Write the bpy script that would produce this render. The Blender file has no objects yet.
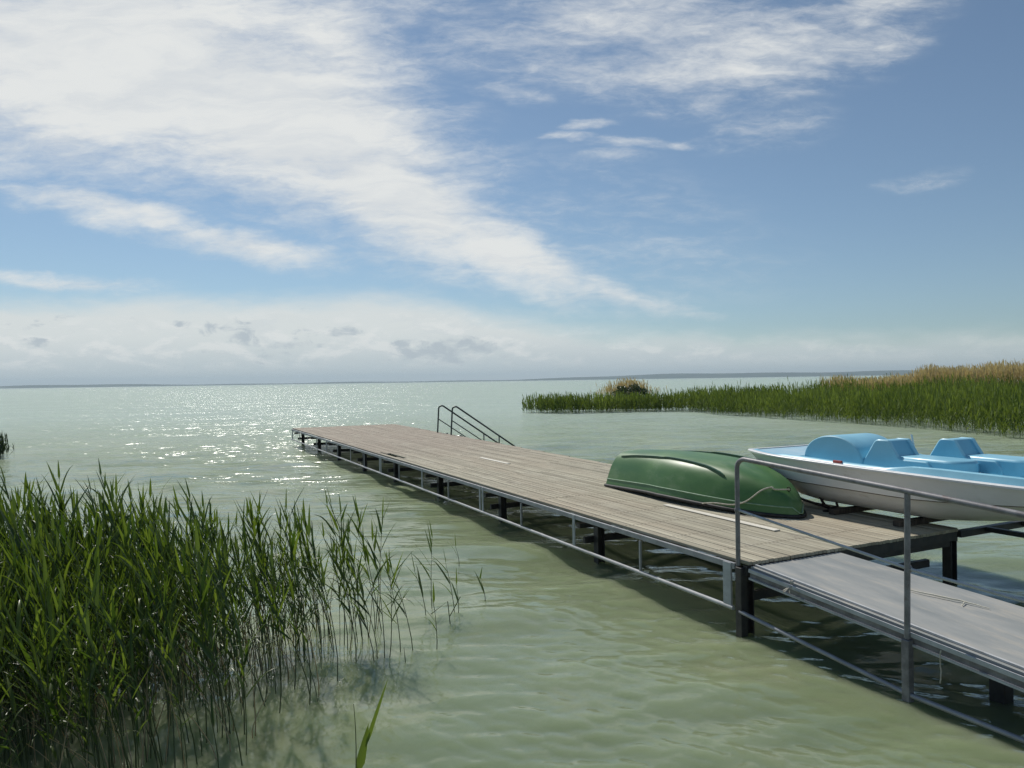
import bpy, math, random
import numpy as np
from mathutils import Vector, Matrix

R = math.radians
rnd = random.Random(11)
nrg = np.random.default_rng(5)
scene = bpy.context.scene
COL = scene.collection

# ------------------------------------------------------------------ camera
CAM_H = 2.3
cam_data = bpy.data.cameras.new("camera")
cam_data.sensor_width = 36.0
cam_data.lens = 26.02
cam_data.clip_start = 0.05
cam_data.clip_end = 30000.0
cam = bpy.data.objects.new("camera", cam_data)
COL.objects.link(cam)
cam.matrix_world = (Matrix.Translation((0, 0, CAM_H)) @ Matrix.Rotation(R(90 - 0.26), 4, 'X')
                    @ Matrix.Rotation(R(-0.85), 4, 'Z'))
scene.camera = cam

# ------------------------------------------------------------------ light
SUN_EL, SUN_AZ = 48.0, -26.0        # azimuth measured from the view direction, left is negative
SUN_STRENGTH = 3.6
SKY_STRENGTH = 0.11
EXPOSURE = 0.0

sd = bpy.data.lights.new("sun", 'SUN')
sd.energy = SUN_STRENGTH
sd.angle = R(0.53)
sd.color = (1.0, 0.955, 0.88)
sun = bpy.data.objects.new("sun", sd)
COL.objects.link(sun)
sun_dir = Vector((math.sin(R(SUN_AZ)) * math.cos(R(SUN_EL)),
                  math.cos(R(SUN_AZ)) * math.cos(R(SUN_EL)), math.sin(R(SUN_EL))))
sun.rotation_euler = sun_dir.to_track_quat('Z', 'Y').to_euler()
sun.location = sun_dir * 30

scene.view_settings.view_transform = 'Standard'
scene.view_settings.look = 'None'
scene.view_settings.exposure = EXPOSURE
scene.view_settings.gamma = 1.0
scene.view_settings.use_curve_mapping = False
scene.cycles.use_denoising = True
scene.cycles.denoising_prefilter = 'NONE'
scene.cycles.denoising_input_passes = 'RGB_ALBEDO_NORMAL'
scene.cycles.use_adaptive_sampling = False
scene.cycles.max_bounces = 8
scene.cycles.transparent_max_bounces = 8
scene.cycles.volume_bounces = 0
scene.cycles.sample_clamp_indirect = 8.0
scene.cycles.sample_clamp_direct = 12.0
scene.cycles.caustics_reflective = False
scene.cycles.caustics_refractive = False


# ------------------------------------------------------------------ node helper
class NT:
    def __init__(self, tree):
        self.t = tree
        tree.nodes.clear()

    def n(self, kind, **kw):
        nd = self.t.nodes.new(kind)
        for k, v in kw.items():
            setattr(nd, k, v)
        return nd

    def l(self, a, b):
        self.t.links.new(a, b)

    def math(self, op, a, b=None, c=None, clamp=False):
        nd = self.n('ShaderNodeMath', operation=op)
        nd.use_clamp = clamp
        for i, v in enumerate((a, b, c)):
            if v is None:
                continue
            if isinstance(v, (int, float)):
                nd.inputs[i].default_value = v
            else:
                self.l(v, nd.inputs[i])
        return nd.outputs[0]

    def mrange(self, v, a, b, c=0.0, d=1.0, smooth=True):
        nd = self.n('ShaderNodeMapRange')
        nd.interpolation_type = 'SMOOTHSTEP' if smooth else 'LINEAR'
        self.l(v, nd.inputs[0])
        for i, x in enumerate((a, b, c, d)):
            nd.inputs[i + 1].default_value = x
        return nd.outputs[0]

    def mix(self, f, a, b, mode='MIX'):
        nd = self.n('ShaderNodeMix', data_type='RGBA', blend_type=mode)
        for sock, v in ((nd.inputs[0], f), (nd.inputs[6], a), (nd.inputs[7], b)):
            if isinstance(v, (int, float)):
                sock.default_value = v
            elif isinstance(v, (tuple, list)):
                sock.default_value = (*v[:3], 1.0)
            else:
                self.l(v, sock)
        return nd.outputs[2]

    def noise(self, vec, scale, detail=4.0, rough=0.5, dist=0.0):
        nd = self.n('ShaderNodeTexNoise')
        if vec is not None:
            self.l(vec, nd.inputs['Vector'])
        nd.inputs['Scale'].default_value = scale
        nd.inputs['Detail'].default_value = detail
        nd.inputs['Roughness'].default_value = rough
        nd.inputs['Distortion'].default_value = dist
        return nd.outputs[0]

    def mapping(self, vec, loc=(0, 0, 0), rot=(0, 0, 0), scale=(1, 1, 1), kind='POINT'):
        nd = self.n('ShaderNodeMapping', vector_type=kind)
        self.l(vec, nd.inputs[0])
        nd.inputs[1].default_value = loc
        nd.inputs[2].default_value = rot
        nd.inputs[3].default_value = scale
        return nd.outputs[0]


# ------------------------------------------------------------------ sky with clouds (all by direction)
world = bpy.data.worlds.new("World")
scene.world = world
world.use_nodes = True
w = NT(world.node_tree)
sky = w.n('ShaderNodeTexSky', sky_type='NISHITA')
sky.sun_disc = False
sky.sun_elevation = R(SUN_EL)
sky.sun_rotation = R(SUN_AZ)
sky.altitude = 100
sky.air_density = 1.0
sky.dust_density = 0.25
sky.ozone_density = 1.4
tc = w.n('ShaderNodeTexCoord')
sep = w.n('ShaderNodeSeparateXYZ')
w.l(tc.outputs['Generated'], sep.inputs[0])
ay = w.math('MAXIMUM', w.math('ABSOLUTE', sep.outputs[1]), 0.12)
gx = w.math('DIVIDE', sep.outputs[0], ay)
gz = w.math('DIVIDE', sep.outputs[2], ay)
cmb = w.n('ShaderNodeCombineXYZ')
w.l(gx, cmb.inputs[0])
w.l(gz, cmb.inputs[1])
G = cmb.outputs[0]                   # heading / height coordinates of the sky


def PX(x, y):                        # direction numbers for a bearing in 1/740ths
    return ((x - 512) / 740.0, (381 - y - (x - 512) * 0.0148) / 740.0)


# domain warp so that cloud outlines are ragged
wn = w.n('ShaderNodeTexNoise')
wn.inputs['Scale'].default_value = 5.0
wn.inputs['Detail'].default_value = 5.0
wn.inputs['Roughness'].default_value = 0.6
w.l(w.mapping(G, rot=(0, 0, R(20)), scale=(0.8, 1.6, 1)), wn.inputs['Vector'])
wsub = w.n('ShaderNodeVectorMath', operation='SUBTRACT')
w.l(wn.outputs['Color'], wsub.inputs[0])
wsub.inputs[1].default_value = (0.5, 0.5, 0.5)
wsc = w.n('ShaderNodeVectorMath', operation='MULTIPLY')
w.l(wsub.outputs[0], wsc.inputs[0])
wsc.inputs[1].default_value = (0.16, 0.075, 0)
wad = w.n('ShaderNodeVectorMath', operation='ADD')
w.l(G, wad.inputs[0])
w.l(wsc.outputs[0], wad.inputs[1])
GW = wad.outputs[0]


def blob(x, y, hl, hw, ang, st, soft=0.0, src=None):
    hl, hw = hl * 1.18, hw * 1.18
    cx, cz = PX(x, y)
    m = w.mapping(src or GW, loc=(cx, cz, 0), rot=(0, 0, R(ang)), scale=(hl / 740.0, hw / 740.0, 1), kind='TEXTURE')
    ln = w.n('ShaderNodeVectorMath', operation='LENGTH')
    w.l(m, ln.inputs[0])
    return w.mrange(ln.outputs['Value'], 1.0, soft, 0.0, st)


def union(items):
    out = None
    for b in items:
        out = b if out is None else w.math('MAXIMUM', out, b)
    return out


high = union([
    # broad veil from the upper left running down to the lower right
    blob(110, 55, 360, 165, -8, 1.75), blob(290, 115, 270, 130, -24, 1.7), blob(330, 40, 130, 80, -8, 1.2),
    blob(390, 195, 170, 82, -33, 1.65), blob(505, 255, 140, 44, -26, 1.45), blob(600, 225, 300, 110, -15, .3), blob(610, 297, 130, 20, -13, .9), blob(655, 308, 100, 13, -11, .85),
    blob(570, 280, 170, 32, -19, .7),
    blob(40, 130, 190, 60, -8, 1.0),
    # lower long streaks
    blob(110, 212, 190, 24, -17, 1.0), blob(250, 246, 160, 24, -9, 1.1), blob(60, 277, 160, 15, -6, .95),
    blob(280, 215, 150, 26, -20, .42),
    # cloud field along the top right
    blob(640, 20, 210, 70, -10, .88), blob(760, 60, 190, 60, 8, .95), blob(860, 20, 140, 50, 22, .72),
    blob(600, 70, 110, 30, -14, .66), blob(470, 30, 90, 50, 0, .5), blob(515, 92, 60, 15, -4, .68),
    blob(700, 70, 190, 46, -2, .8), blob(880, 40, 110, 46, 24, .62), blob(560, 40, 130, 60, 0, .7), blob(450, 10, 120, 40, 0, .6),
    blob(760, 132, 100, 28, 8, .5), blob(930, 176, 70, 16, 8, .38),
    blob(572, 137, 36, 9, -4, .72), blob(595, 122, 34, 10, 6, .66), blob(632, 146, 60, 12, -3, .6), blob(688, 148, 36, 8, 0, .5),
    blob(615, 160, 60, 14, -3, .36), blob(430, 120, 60, 60, -40, .5), blob(660, 300, 110, 40, -14, .35),
])
streak = w.noise(w.mapping(GW, rot=(0, 0, R(24)), scale=(1.2, 5.5, 1)), 4.0, 9.0, 0.62, 0.2)
fine = w.noise(w.mapping(G, rot=(0, 0, R(-24)), scale=(1.0, 3.2, 1)), 20.0, 9.0, 0.68, 0.5)
tex = w.math('ADD', w.math('MULTIPLY', w.math('SUBTRACT', streak, 0.5), 1.5),
             w.math('MULTIPLY', w.math('SUBTRACT', fine, 0.5), 1.15))
dens_h = w.mrange(w.math('ADD', high, w.math('MULTIPLY', tex, w.mrange(high, 0.0, 0.3))), 0.02, 1.45, 0.0, 0.95)

# low bank over the horizon
lowtop = w.n('ShaderNodeFloatCurve')
xin = w.mrange(gx, -0.95, 0.95, 0, 1, smooth=False)
w.l(xin, lowtop.inputs['Value'])
cm = lowtop.mapping.curves[0]
pts = [(0.0, .134), (0.13, .122), (0.3, .120), (0.42, .118), (0.5, .090), (0.6, .062), (0.8, .055), (1.0, .055)]
cm.points[0].location = (pts[0][0], pts[0][1] * 4)
cm.points[1].location = (pts[-1][0], pts[-1][1] * 4)
for a, b in pts[1:-1]:
    cm.points.new(a, b * 4)
lowtop.mapping.update()
ln1 = w.noise(w.mapping(G, scale=(1.0, 3.4, 1)), 9.0, 7.0, 0.58, 0.2)
ltop = w.math('ADD', w.math('DIVIDE', lowtop.outputs[0], 4.0), w.math('MULTIPLY', w.math('SUBTRACT', ln1, 0.5), 0.045))
ldiff = w.math('SUBTRACT', ltop, gz)
dens_l = w.math('MULTIPLY', w.mrange(ldiff, -0.014, 0.03), w.mrange(gx, 0.1, 0.75, 0.95, 0.70))
# small cumulus rows low over the water, lit from above
def cumulus(dz):
    return w.noise(w.mapping(G, loc=(0, dz, 0), scale=(1.0, 2.7, 1)), 13.0, 9.0, 0.62, 0.25)


n_a, n_b = cumulus(0.0), cumulus(0.028)
puff_band = w.math('MULTIPLY', w.mrange(gz, 0.012, 0.04), w.mrange(gz, 0.115, 0.06))
puff_d = w.math('MULTIPLY', w.mrange(n_a, 0.44, 0.58), puff_band)
lit = w.mrange(w.math('SUBTRACT', n_a, n_b), -0.07, 0.10)
scrap_area = union([
    blob(232, 330, 44, 14, 3, 1), blob(181, 333, 30, 9, 0, 1), blob(345, 334, 50, 11, 0, 1), blob(40, 336, 40, 9, 0, 1), blob(44, 316, 60, 8, 0, .8),
    blob(440, 349, 95, 17, 2, 1.2), blob(300, 342, 80, 12, 0, .9), blob(145, 322, 24, 6, 0, .8), blob(250, 352, 80, 12, 0, .8)])
puff2 = w.noise(w.mapping(G, scale=(1.0, 2.0, 1)), 30.0, 8.0, 0.6, 0.4)
scraps = w.mrange(w.math('ADD', scrap_area, w.math('MULTIPLY', w.math('SUBTRACT', puff2, 0.5), 3.4)), 0.5, 1.2, 0, 0.95)

C_HIGH = (7.3, 7.4, 7.25)
C_LOW = (6.5, 6.8, 6.7)
C_GREY = (4.9, 5.5, 5.75)
C_SCRAP = (4.3, 4.8, 5.2)
lowcol = w.mix(w.mrange(gz, 0.012, 0.075), C_GREY, C_LOW)
lowcol = w.mix(w.math('MULTIPLY', puff_d, 0.6), lowcol, w.mix(lit, (5.7, 6.1, 6.25), (7.5, 7.55, 7.4)))
lowcol = w.mix(scraps, lowcol, C_SCRAP)
highcol = w.mix(w.mrange(streak, 0.35, 0.62), (6.3, 6.55, 6.7), C_HIGH)
hs = w.n('ShaderNodeHueSaturation')
hs.inputs['Saturation'].default_value = 0.80
hs.inputs['Value'].default_value = 1.0
w.l(sky.outputs[0], hs.inputs['Color'])
skyc = w.mix(1.0, hs.outputs[0], (0.505, 0.615, 0.69), 'MULTIPLY')
behind = w.mrange(sep.outputs[1], -0.25, 0.12, 0.35, 1.0)
c1 = w.mix(w.math('MULTIPLY', dens_h, behind), skyc, highcol)
c2 = w.mix(dens_l, c1, lowcol)
bg = w.n('ShaderNodeBackground')
bg.inputs[1].default_value = SKY_STRENGTH
w.l(c2, bg.inputs[0])
wo = w.n('ShaderNodeOutputWorld')
w.l(bg.outputs[0], wo.inputs[0])


# ------------------------------------------------------------------ materials
def mat(name, col, rough=0.5, metal=0.0, spec=0.5, build=None, coat=0.0):
    m = bpy.data.materials.new(name)
    m.use_nodes = True
    t = NT(m.node_tree)
    p = t.n('ShaderNodeBsdfPrincipled')
    o = t.n('ShaderNodeOutputMaterial')
    t.l(p.outputs[0], o.inputs[0])
    p.inputs['Base Color'].default_value = (*col, 1)
    p.inputs['Roughness'].default_value = rough
    p.inputs['Metallic'].default_value = metal
    p.inputs['Specular IOR Level'].default_value = spec
    p.inputs['Coat Weight'].default_value = coat
    p.inputs['Coat Roughness'].default_value = 0.15
    if build:
        build(t, p, o)
    return m


def bump(t, p, h, strength=0.3, dist=0.01):
    b = t.n('ShaderNodeBump')
    b.inputs['Strength'].default_value = strength
    b.inputs['Distance'].default_value = dist
    t.l(h, b.inputs['Height'])
    t.l(b.outputs[0], p.inputs['Normal'])


def mottled(c1, c2, scale, c3=None, s3=0.0, lo=0.35, hi=0.65, stretch=(1, 1, 1), bmp=0.15, rough=None, lo3=.55, hi3=.72):
    def f(t, p, o):
        v = t.n('ShaderNodeTexCoord').outputs['Object']
        vm = t.mapping(v, scale=stretch)
        n1 = t.noise(vm, scale, 6, 0.62)
        c = t.mix(t.mrange(n1, lo, hi), c1, c2)
        if c3:
            n3 = t.noise(vm, s3, 8, 0.68)
            c = t.mix(t.mrange(n3, lo3, hi3, 0, .85), c, c3)
        t.l(c, p.inputs['Base Color'])
        if rough:
            t.l(t.mrange(n1, 0.3, 0.7, rough[0], rough[1]), p.inputs['Roughness'])
        bump(t, p, t.noise(vm, scale * 6, 5, 0.6), bmp, 0.004)
    return f


def deck_nodes(t, p, o):
    v = t.n('ShaderNodeTexCoord').outputs['Object']
    at = t.n('ShaderNodeAttribute', attribute_name='tone')
    tone = at.outputs['Fac']
    c = t.mix(tone, (0.33, 0.305, 0.225), (0.64, 0.595, 0.445))
    grain = t.noise(t.mapping(v, scale=(34, 1.2, 34)), 1.6, 8, 0.7)
    c = t.mix(t.mrange(grain, 0.36, 0.7, 0, .68), c, (0.22, 0.185, 0.14))
    big = t.noise(t.mapping(v, scale=(1.0, 0.35, 1)), 1.1, 5, 0.6)
    c = t.mix(t.mrange(big, 0.42, 0.68, 0, .55), c, (0.40, 0.335, 0.245))
    sy = t.n('ShaderNodeSeparateXYZ')
    t.l(v, sy.inputs[0])
    c = t.mix(t.mrange(sy.outputs[1], 7.0, 15.0, 0, .6), c, (0.33, 0.265, 0.215))
    silver = t.noise(t.mapping(v, scale=(3.0, 0.8, 1)), 1.4, 6, 0.65)
    c = t.mix(t.mrange(silver, 0.5, 0.75, 0, .55), c, (0.60, 0.56, 0.44))
    st = t.noise(t.mapping(v, scale=(1.6, 0.9, 1)), 1.7, 8, 0.72)
    c = t.mix(t.mrange(st, 0.57, 0.70, 0, .5), c, (0.20, 0.17, 0.135))
    # two nails per board over every joist, with rust halos
    sp = t.n('ShaderNodeSeparateXYZ')
    t.l(v, sp.inputs[0])
    fx = t.math('MULTIPLY', t.math('SUBTRACT', t.math('FRACT', t.math('DIVIDE', sp.outputs[0], 0.052)), 0.5), 0.052)
    fy = t.math('MULTIPLY', t.math('SUBTRACT', t.math('FRACT', t.math('DIVIDE', sp.outputs[1], 0.71)), 0.5), 0.71)
    rad = t.math('SQRT', t.math('ADD', t.math('MULTIPLY', fx, fx), t.math('MULTIPLY', t.math('MULTIPLY', fy, fy), 0.35)))
    c = t.mix(t.mrange(rad, 0.004, 0.017, .7, 0), c, (0.09, 0.06, 0.04))
    t.l(c, p.inputs['Base Color'])
    bump(t, p, grain, 0.5, 0.004)


def water_nodes(t, p, o):
    v = t.n('ShaderNodeNewGeometry').outputs['Position']
    n1 = t.noise(t.mapping(v, scale=(0.25, 0.12, 1)), 1.0, 5, 0.55)
    c = t.mix(t.mrange(n1, 0.35, 0.68), (0.160, 0.202, 0.108), (0.215, 0.256, 0.148))
    n2 = t.noise(t.mapping(v, scale=(0.9, 0.6, 1)), 0.9, 6, 0.62)
    c = t.mix(t.mrange(n2, 0.5, 0.75, 0, .5), c, (0.230, 0.242, 0.130))
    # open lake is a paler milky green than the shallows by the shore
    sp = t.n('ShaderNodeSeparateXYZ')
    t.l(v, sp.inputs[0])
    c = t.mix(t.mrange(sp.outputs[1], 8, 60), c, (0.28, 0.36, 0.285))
    t.l(c, p.inputs['Base Color'])
    p.inputs['IOR'].default_value = 1.333
    # light spreads sideways in the milky water, so shade edges in it are soft
    up = t.n('ShaderNodeCombineXYZ')          # the glow comes from the volume, not from the slope of each ripple
    up.inputs[2].default_value = 1.0
    t.l(up.outputs[0], p.inputs['Normal'])
    p.inputs['Subsurface Weight'].default_value = 1.0
    p.inputs['Subsurface Radius'].default_value = (0.9, 1.0, 0.8)
    p.inputs['Subsurface Scale'].default_value = 0.8
    # ripples: three scales of crests elongated across the wind
    rip = []
    for (sx, sy, rot, sc, amp, det) in ((0.8, 2.0, 10, 0.42, 0.09, 2), (0.65, 1.9, -8, 1.7, 0.050, 1), (1.0, 1.7, 8, 6.0, 0.011, 3)):
        nn = t.noise(t.mapping(v, rot=(0, 0, R(rot)), scale=(sx, sy, 1)), sc, det, 0.5, 0.5)
        rip.append(t.math('MULTIPLY', nn, amp))
    hsum = t.math('ADD', t.math('ADD', rip[0], rip[1]), t.math('MULTIPLY', rip[2], t.mrange(sp.outputs[1], 8, 24, 1.0, 0.15)))
    patch = t.noise(t.mapping(v, scale=(0.10, 0.22, 1)), 1.0, 3, 0.5)
    b = t.n('ShaderNodeBump')
    far = t.mrange(sp.outputs[1], 5, 30, 0.40, 4.2)
    hsum = t.math('MULTIPLY', hsum, t.math('MULTIPLY', far, t.mrange(patch, 0.36, 0.64, 0.45, 1.1)))
    b.inputs['Strength'].default_value = 1.0
    b.inputs['Distance'].default_value = 1.0
    t.l(hsum, b.inputs['Height'])
    gl = t.n('ShaderNodeBsdfGlossy')
    t.l(t.mrange(sp.outputs[1], 6, 30, 0.04, 0.13), gl.inputs['Roughness'])
    t.l(b.outputs[0], gl.inputs['Normal'])
    fr = t.n('ShaderNodeFresnel')
    fr.inputs['IOR'].default_value = 1.42
    t.l(b.outputs[0], fr.inputs['Normal'])
    t.l(t.mrange(sp.outputs[1], 6, 30, 1.62, 1.42), fr.inputs['IOR'])
    # wave faces hide each other at low angles, so a ruffled lake never mirrors fully
    fac = t.math('MINIMUM', fr.outputs[0], t.mrange(sp.outputs[1], 6, 40, 0.55, 0.34))
    mx = t.n('ShaderNodeMixShader')
    t.l(fac, mx.inputs[0])
    t.l(p.outputs[0], mx.inputs[1])
    t.l(gl.outputs[0], mx.inputs[2])
    t.l(mx.outputs[0], o.inputs[0])


def leaf_mat(name, lo, hi, trans=0.35, rough=0.36, spec=0.55):
    m = bpy.data.materials.new(name)
    m.use_nodes = True
    t = NT(m.node_tree)
    at = t.n('ShaderNodeAttribute', attribute_name='tone')
    oi = t.n('ShaderNodeObjectInfo')
    f = t.math('ADD', t.math('MULTIPLY', at.outputs['Fac'], 0.8), t.math('MULTIPLY', oi.outputs['Random'], 0.25), clamp=True)
    c = t.mix(f, lo, hi)
    p = t.n('ShaderNodeBsdfPrincipled')
    p.inputs['Roughness'].default_value = rough
    p.inputs['Specular IOR Level'].default_value = spec
    t.l(c, p.inputs['Base Color'])
    tr = t.n('ShaderNodeBsdfTranslucent')
    c2 = t.mix(1.0, c, (1.25, 1.25, 0.55), 'MULTIPLY')
    t.l(c2, tr.inputs[0])
    mx = t.n('ShaderNodeMixShader')
    mx.inputs[0].default_value = trans
    t.l(p.outputs[0], mx.inputs[1])
    t.l(tr.outputs[0], mx.inputs[2])
    o = t.n('ShaderNodeOutputMaterial')
    t.l(mx.outputs[0], o.inputs[0])
    return m


M = {}
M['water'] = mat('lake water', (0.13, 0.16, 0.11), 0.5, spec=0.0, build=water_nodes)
M['deck'] = mat('weathered deck boards', (0.36, 0.31, 0.24), 0.82, spec=0.3, build=deck_nodes)
M['pale_wood'] = mat('new pale board', (0.5, 0.45, 0.36), 0.75, build=mottled((0.70, 0.65, 0.54), (0.80, 0.76, 0.66), 2, stretch=(20, 1, 20)))
M['steel'] = mat('painted grey steel', (0.3, 0.31, 0.33), 0.5, 0.25, build=mottled((0.27, 0.28, 0.30), (0.36, 0.37, 0.385), 5, (0.17, 0.12, 0.09), 9, lo3=.62, hi3=.75))
M['light_steel'] = mat('galvanised steel', (0.45, 0.46, 0.47), 0.62, 0.0, spec=0.3, build=mottled((0.44, 0.445, 0.44), (0.57, 0.575, 0.57), 6, (0.22, 0.19, 0.16), 11, lo3=.63, hi3=.75))
M['rail'] = mat('worn handrail tube', (0.2, 0.2, 0.21), 0.5, 0.15, spec=0.4, build=mottled((0.16, 0.155, 0.16), (0.26, 0.255, 0.26), 9, (0.13, 0.075, 0.06), 6, lo3=.55, hi3=.7))
M['dark_steel'] = mat('dark wet steel', (0.04, 0.04, 0.043), 0.5, 0.2, build=mottled((0.03, 0.03, 0.033), (0.06, 0.058, 0.055), 7, (0.07, 0.045, 0.03), 9))
M['ladder'] = mat('dark green painted tube', (0.03, 0.045, 0.045), 0.45, 0.2, build=mottled((0.028, 0.04, 0.042), (0.05, 0.06, 0.06), 12))
M['gang'] = mat('grey painted walkway sheet', (0.33, 0.35, 0.37), 0.6, build=mottled((0.285, 0.30, 0.29), (0.365, 0.37, 0.35), 1.6, (0.46, 0.43, 0.37), 3.4, stretch=(2.6, .6, 1), lo3=.47, hi3=.72, bmp=.4, rough=(.45, .75)))
M['hull_green'] = mat('faded green boat paint', (0.05, 0.2, 0.07), 0.4, spec=0.45,
                      build=mottled((0.060, 0.152, 0.042), (0.090, 0.205, 0.060), 2.2, (0.16, 0.25, 0.12), 4.2, lo3=.47, hi3=.74, stretch=(1, .45, 1), bmp=.05, rough=(.36, .5)))
M['green_trim'] = mat('dark green runner', (0.02, 0.08, 0.03), 0.45, build=mottled((0.018, 0.07, 0.03), (0.03, 0.10, 0.045), 8))
M['pale_trim'] = mat('chalky green rubbing strip', (0.2, 0.34, 0.2), 0.55, build=mottled((0.17, 0.31, 0.18), (0.30, 0.42, 0.29), 9))
M['black'] = mat('black rubber edge', (0.018, 0.018, 0.018), 0.6, build=mottled((0.014, 0.014, 0.015), (0.035, 0.034, 0.032), 9))
M['blue'] = mat('sky blue gelcoat', (0.25, 0.52, 0.72), 0.38, coat=0.15, build=mottled((0.25, 0.54, 0.68), (0.29, 0.60, 0.74), 2.0, (0.38, 0.60, 0.68), 4.5, lo3=.6, hi3=.8, bmp=.03, rough=(.3, .5)))
M['pale_blue'] = mat('pale blue deck', (0.45, 0.6, 0.7), 0.45, build=mottled((0.36, 0.57, 0.68), (0.46, 0.63, 0.71), 4, bmp=.03))
M['hull_white'] = mat('white hull', (0.62, 0.61, 0.6), 0.4, build=mottled((0.80, 0.785, 0.77), (0.86, 0.85, 0.835), 1.8, (0.55, 0.50, 0.44), 3.0, lo3=.57, hi3=.8, stretch=(1, 1, 2.4), bmp=.04))
M['white_rim'] = mat('white rim', (0.75, 0.75, 0.74), 0.35, build=mottled((0.72, 0.72, 0.71), (0.79, 0.79, 0.78), 6, bmp=.03))
M['rope'] = mat('pale rope', (0.5, 0.46, 0.38), 0.85, build=mottled((0.42, 0.38, 0.30), (0.58, 0.54, 0.45), 40))
M['straw'] = mat('bleached rope', (0.62, 0.57, 0.42), 0.85, build=mottled((0.60, 0.56, 0.44), (0.74, 0.70, 0.58), 40))
M['rust'] = mat('rusty iron', (0.03, 0.024, 0.02), 0.8, build=mottled((0.02, 0.016, 0.014), (0.05, 0.032, 0.022), 18))
M['timber'] = mat('dark old timber', (0.07, 0.055, 0.04), 0.85, build=mottled((0.05, 0.04, 0.03), (0.11, 0.085, 0.065), 3, stretch=(12, 12, 1.5)))
M['red'] = mat('red plastic', (0.4, 0.05, 0.04), 0.5, build=mottled((0.35, 0.05, 0.04), (0.45, 0.09, 0.07), 20))
M['hill'] = mat('wooded hills', (0.05, 0.07, 0.04), 0.9, spec=0.1, build=mottled((0.035, 0.055, 0.03), (0.07, 0.085, 0.05), 0.004))
M['reed_leaf'] = leaf_mat('reed leaf', (0.036, 0.078, 0.012), (0.142, 0.200, 0.042), 0.44)
M['reed_stem'] = leaf_mat('reed stem', (0.032, 0.055, 0.014), (0.075, 0.10, 0.03), 0.0)
M['bank_leaf'] = leaf_mat('bank reed leaf', (0.048, 0.088, 0.017), (0.235, 0.30, 0.085), 0.38, 0.6, 0.2)
M['dry_reed'] = leaf_mat('dry reed straw', (0.40, 0.31, 0.19), (0.68, 0.56, 0.39), 0.3)
M['bush_leaf'] = leaf_mat('dark bush leaf', (0.025, 0.05, 0.014), (0.05, 0.085, 0.025), 0.2)


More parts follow.
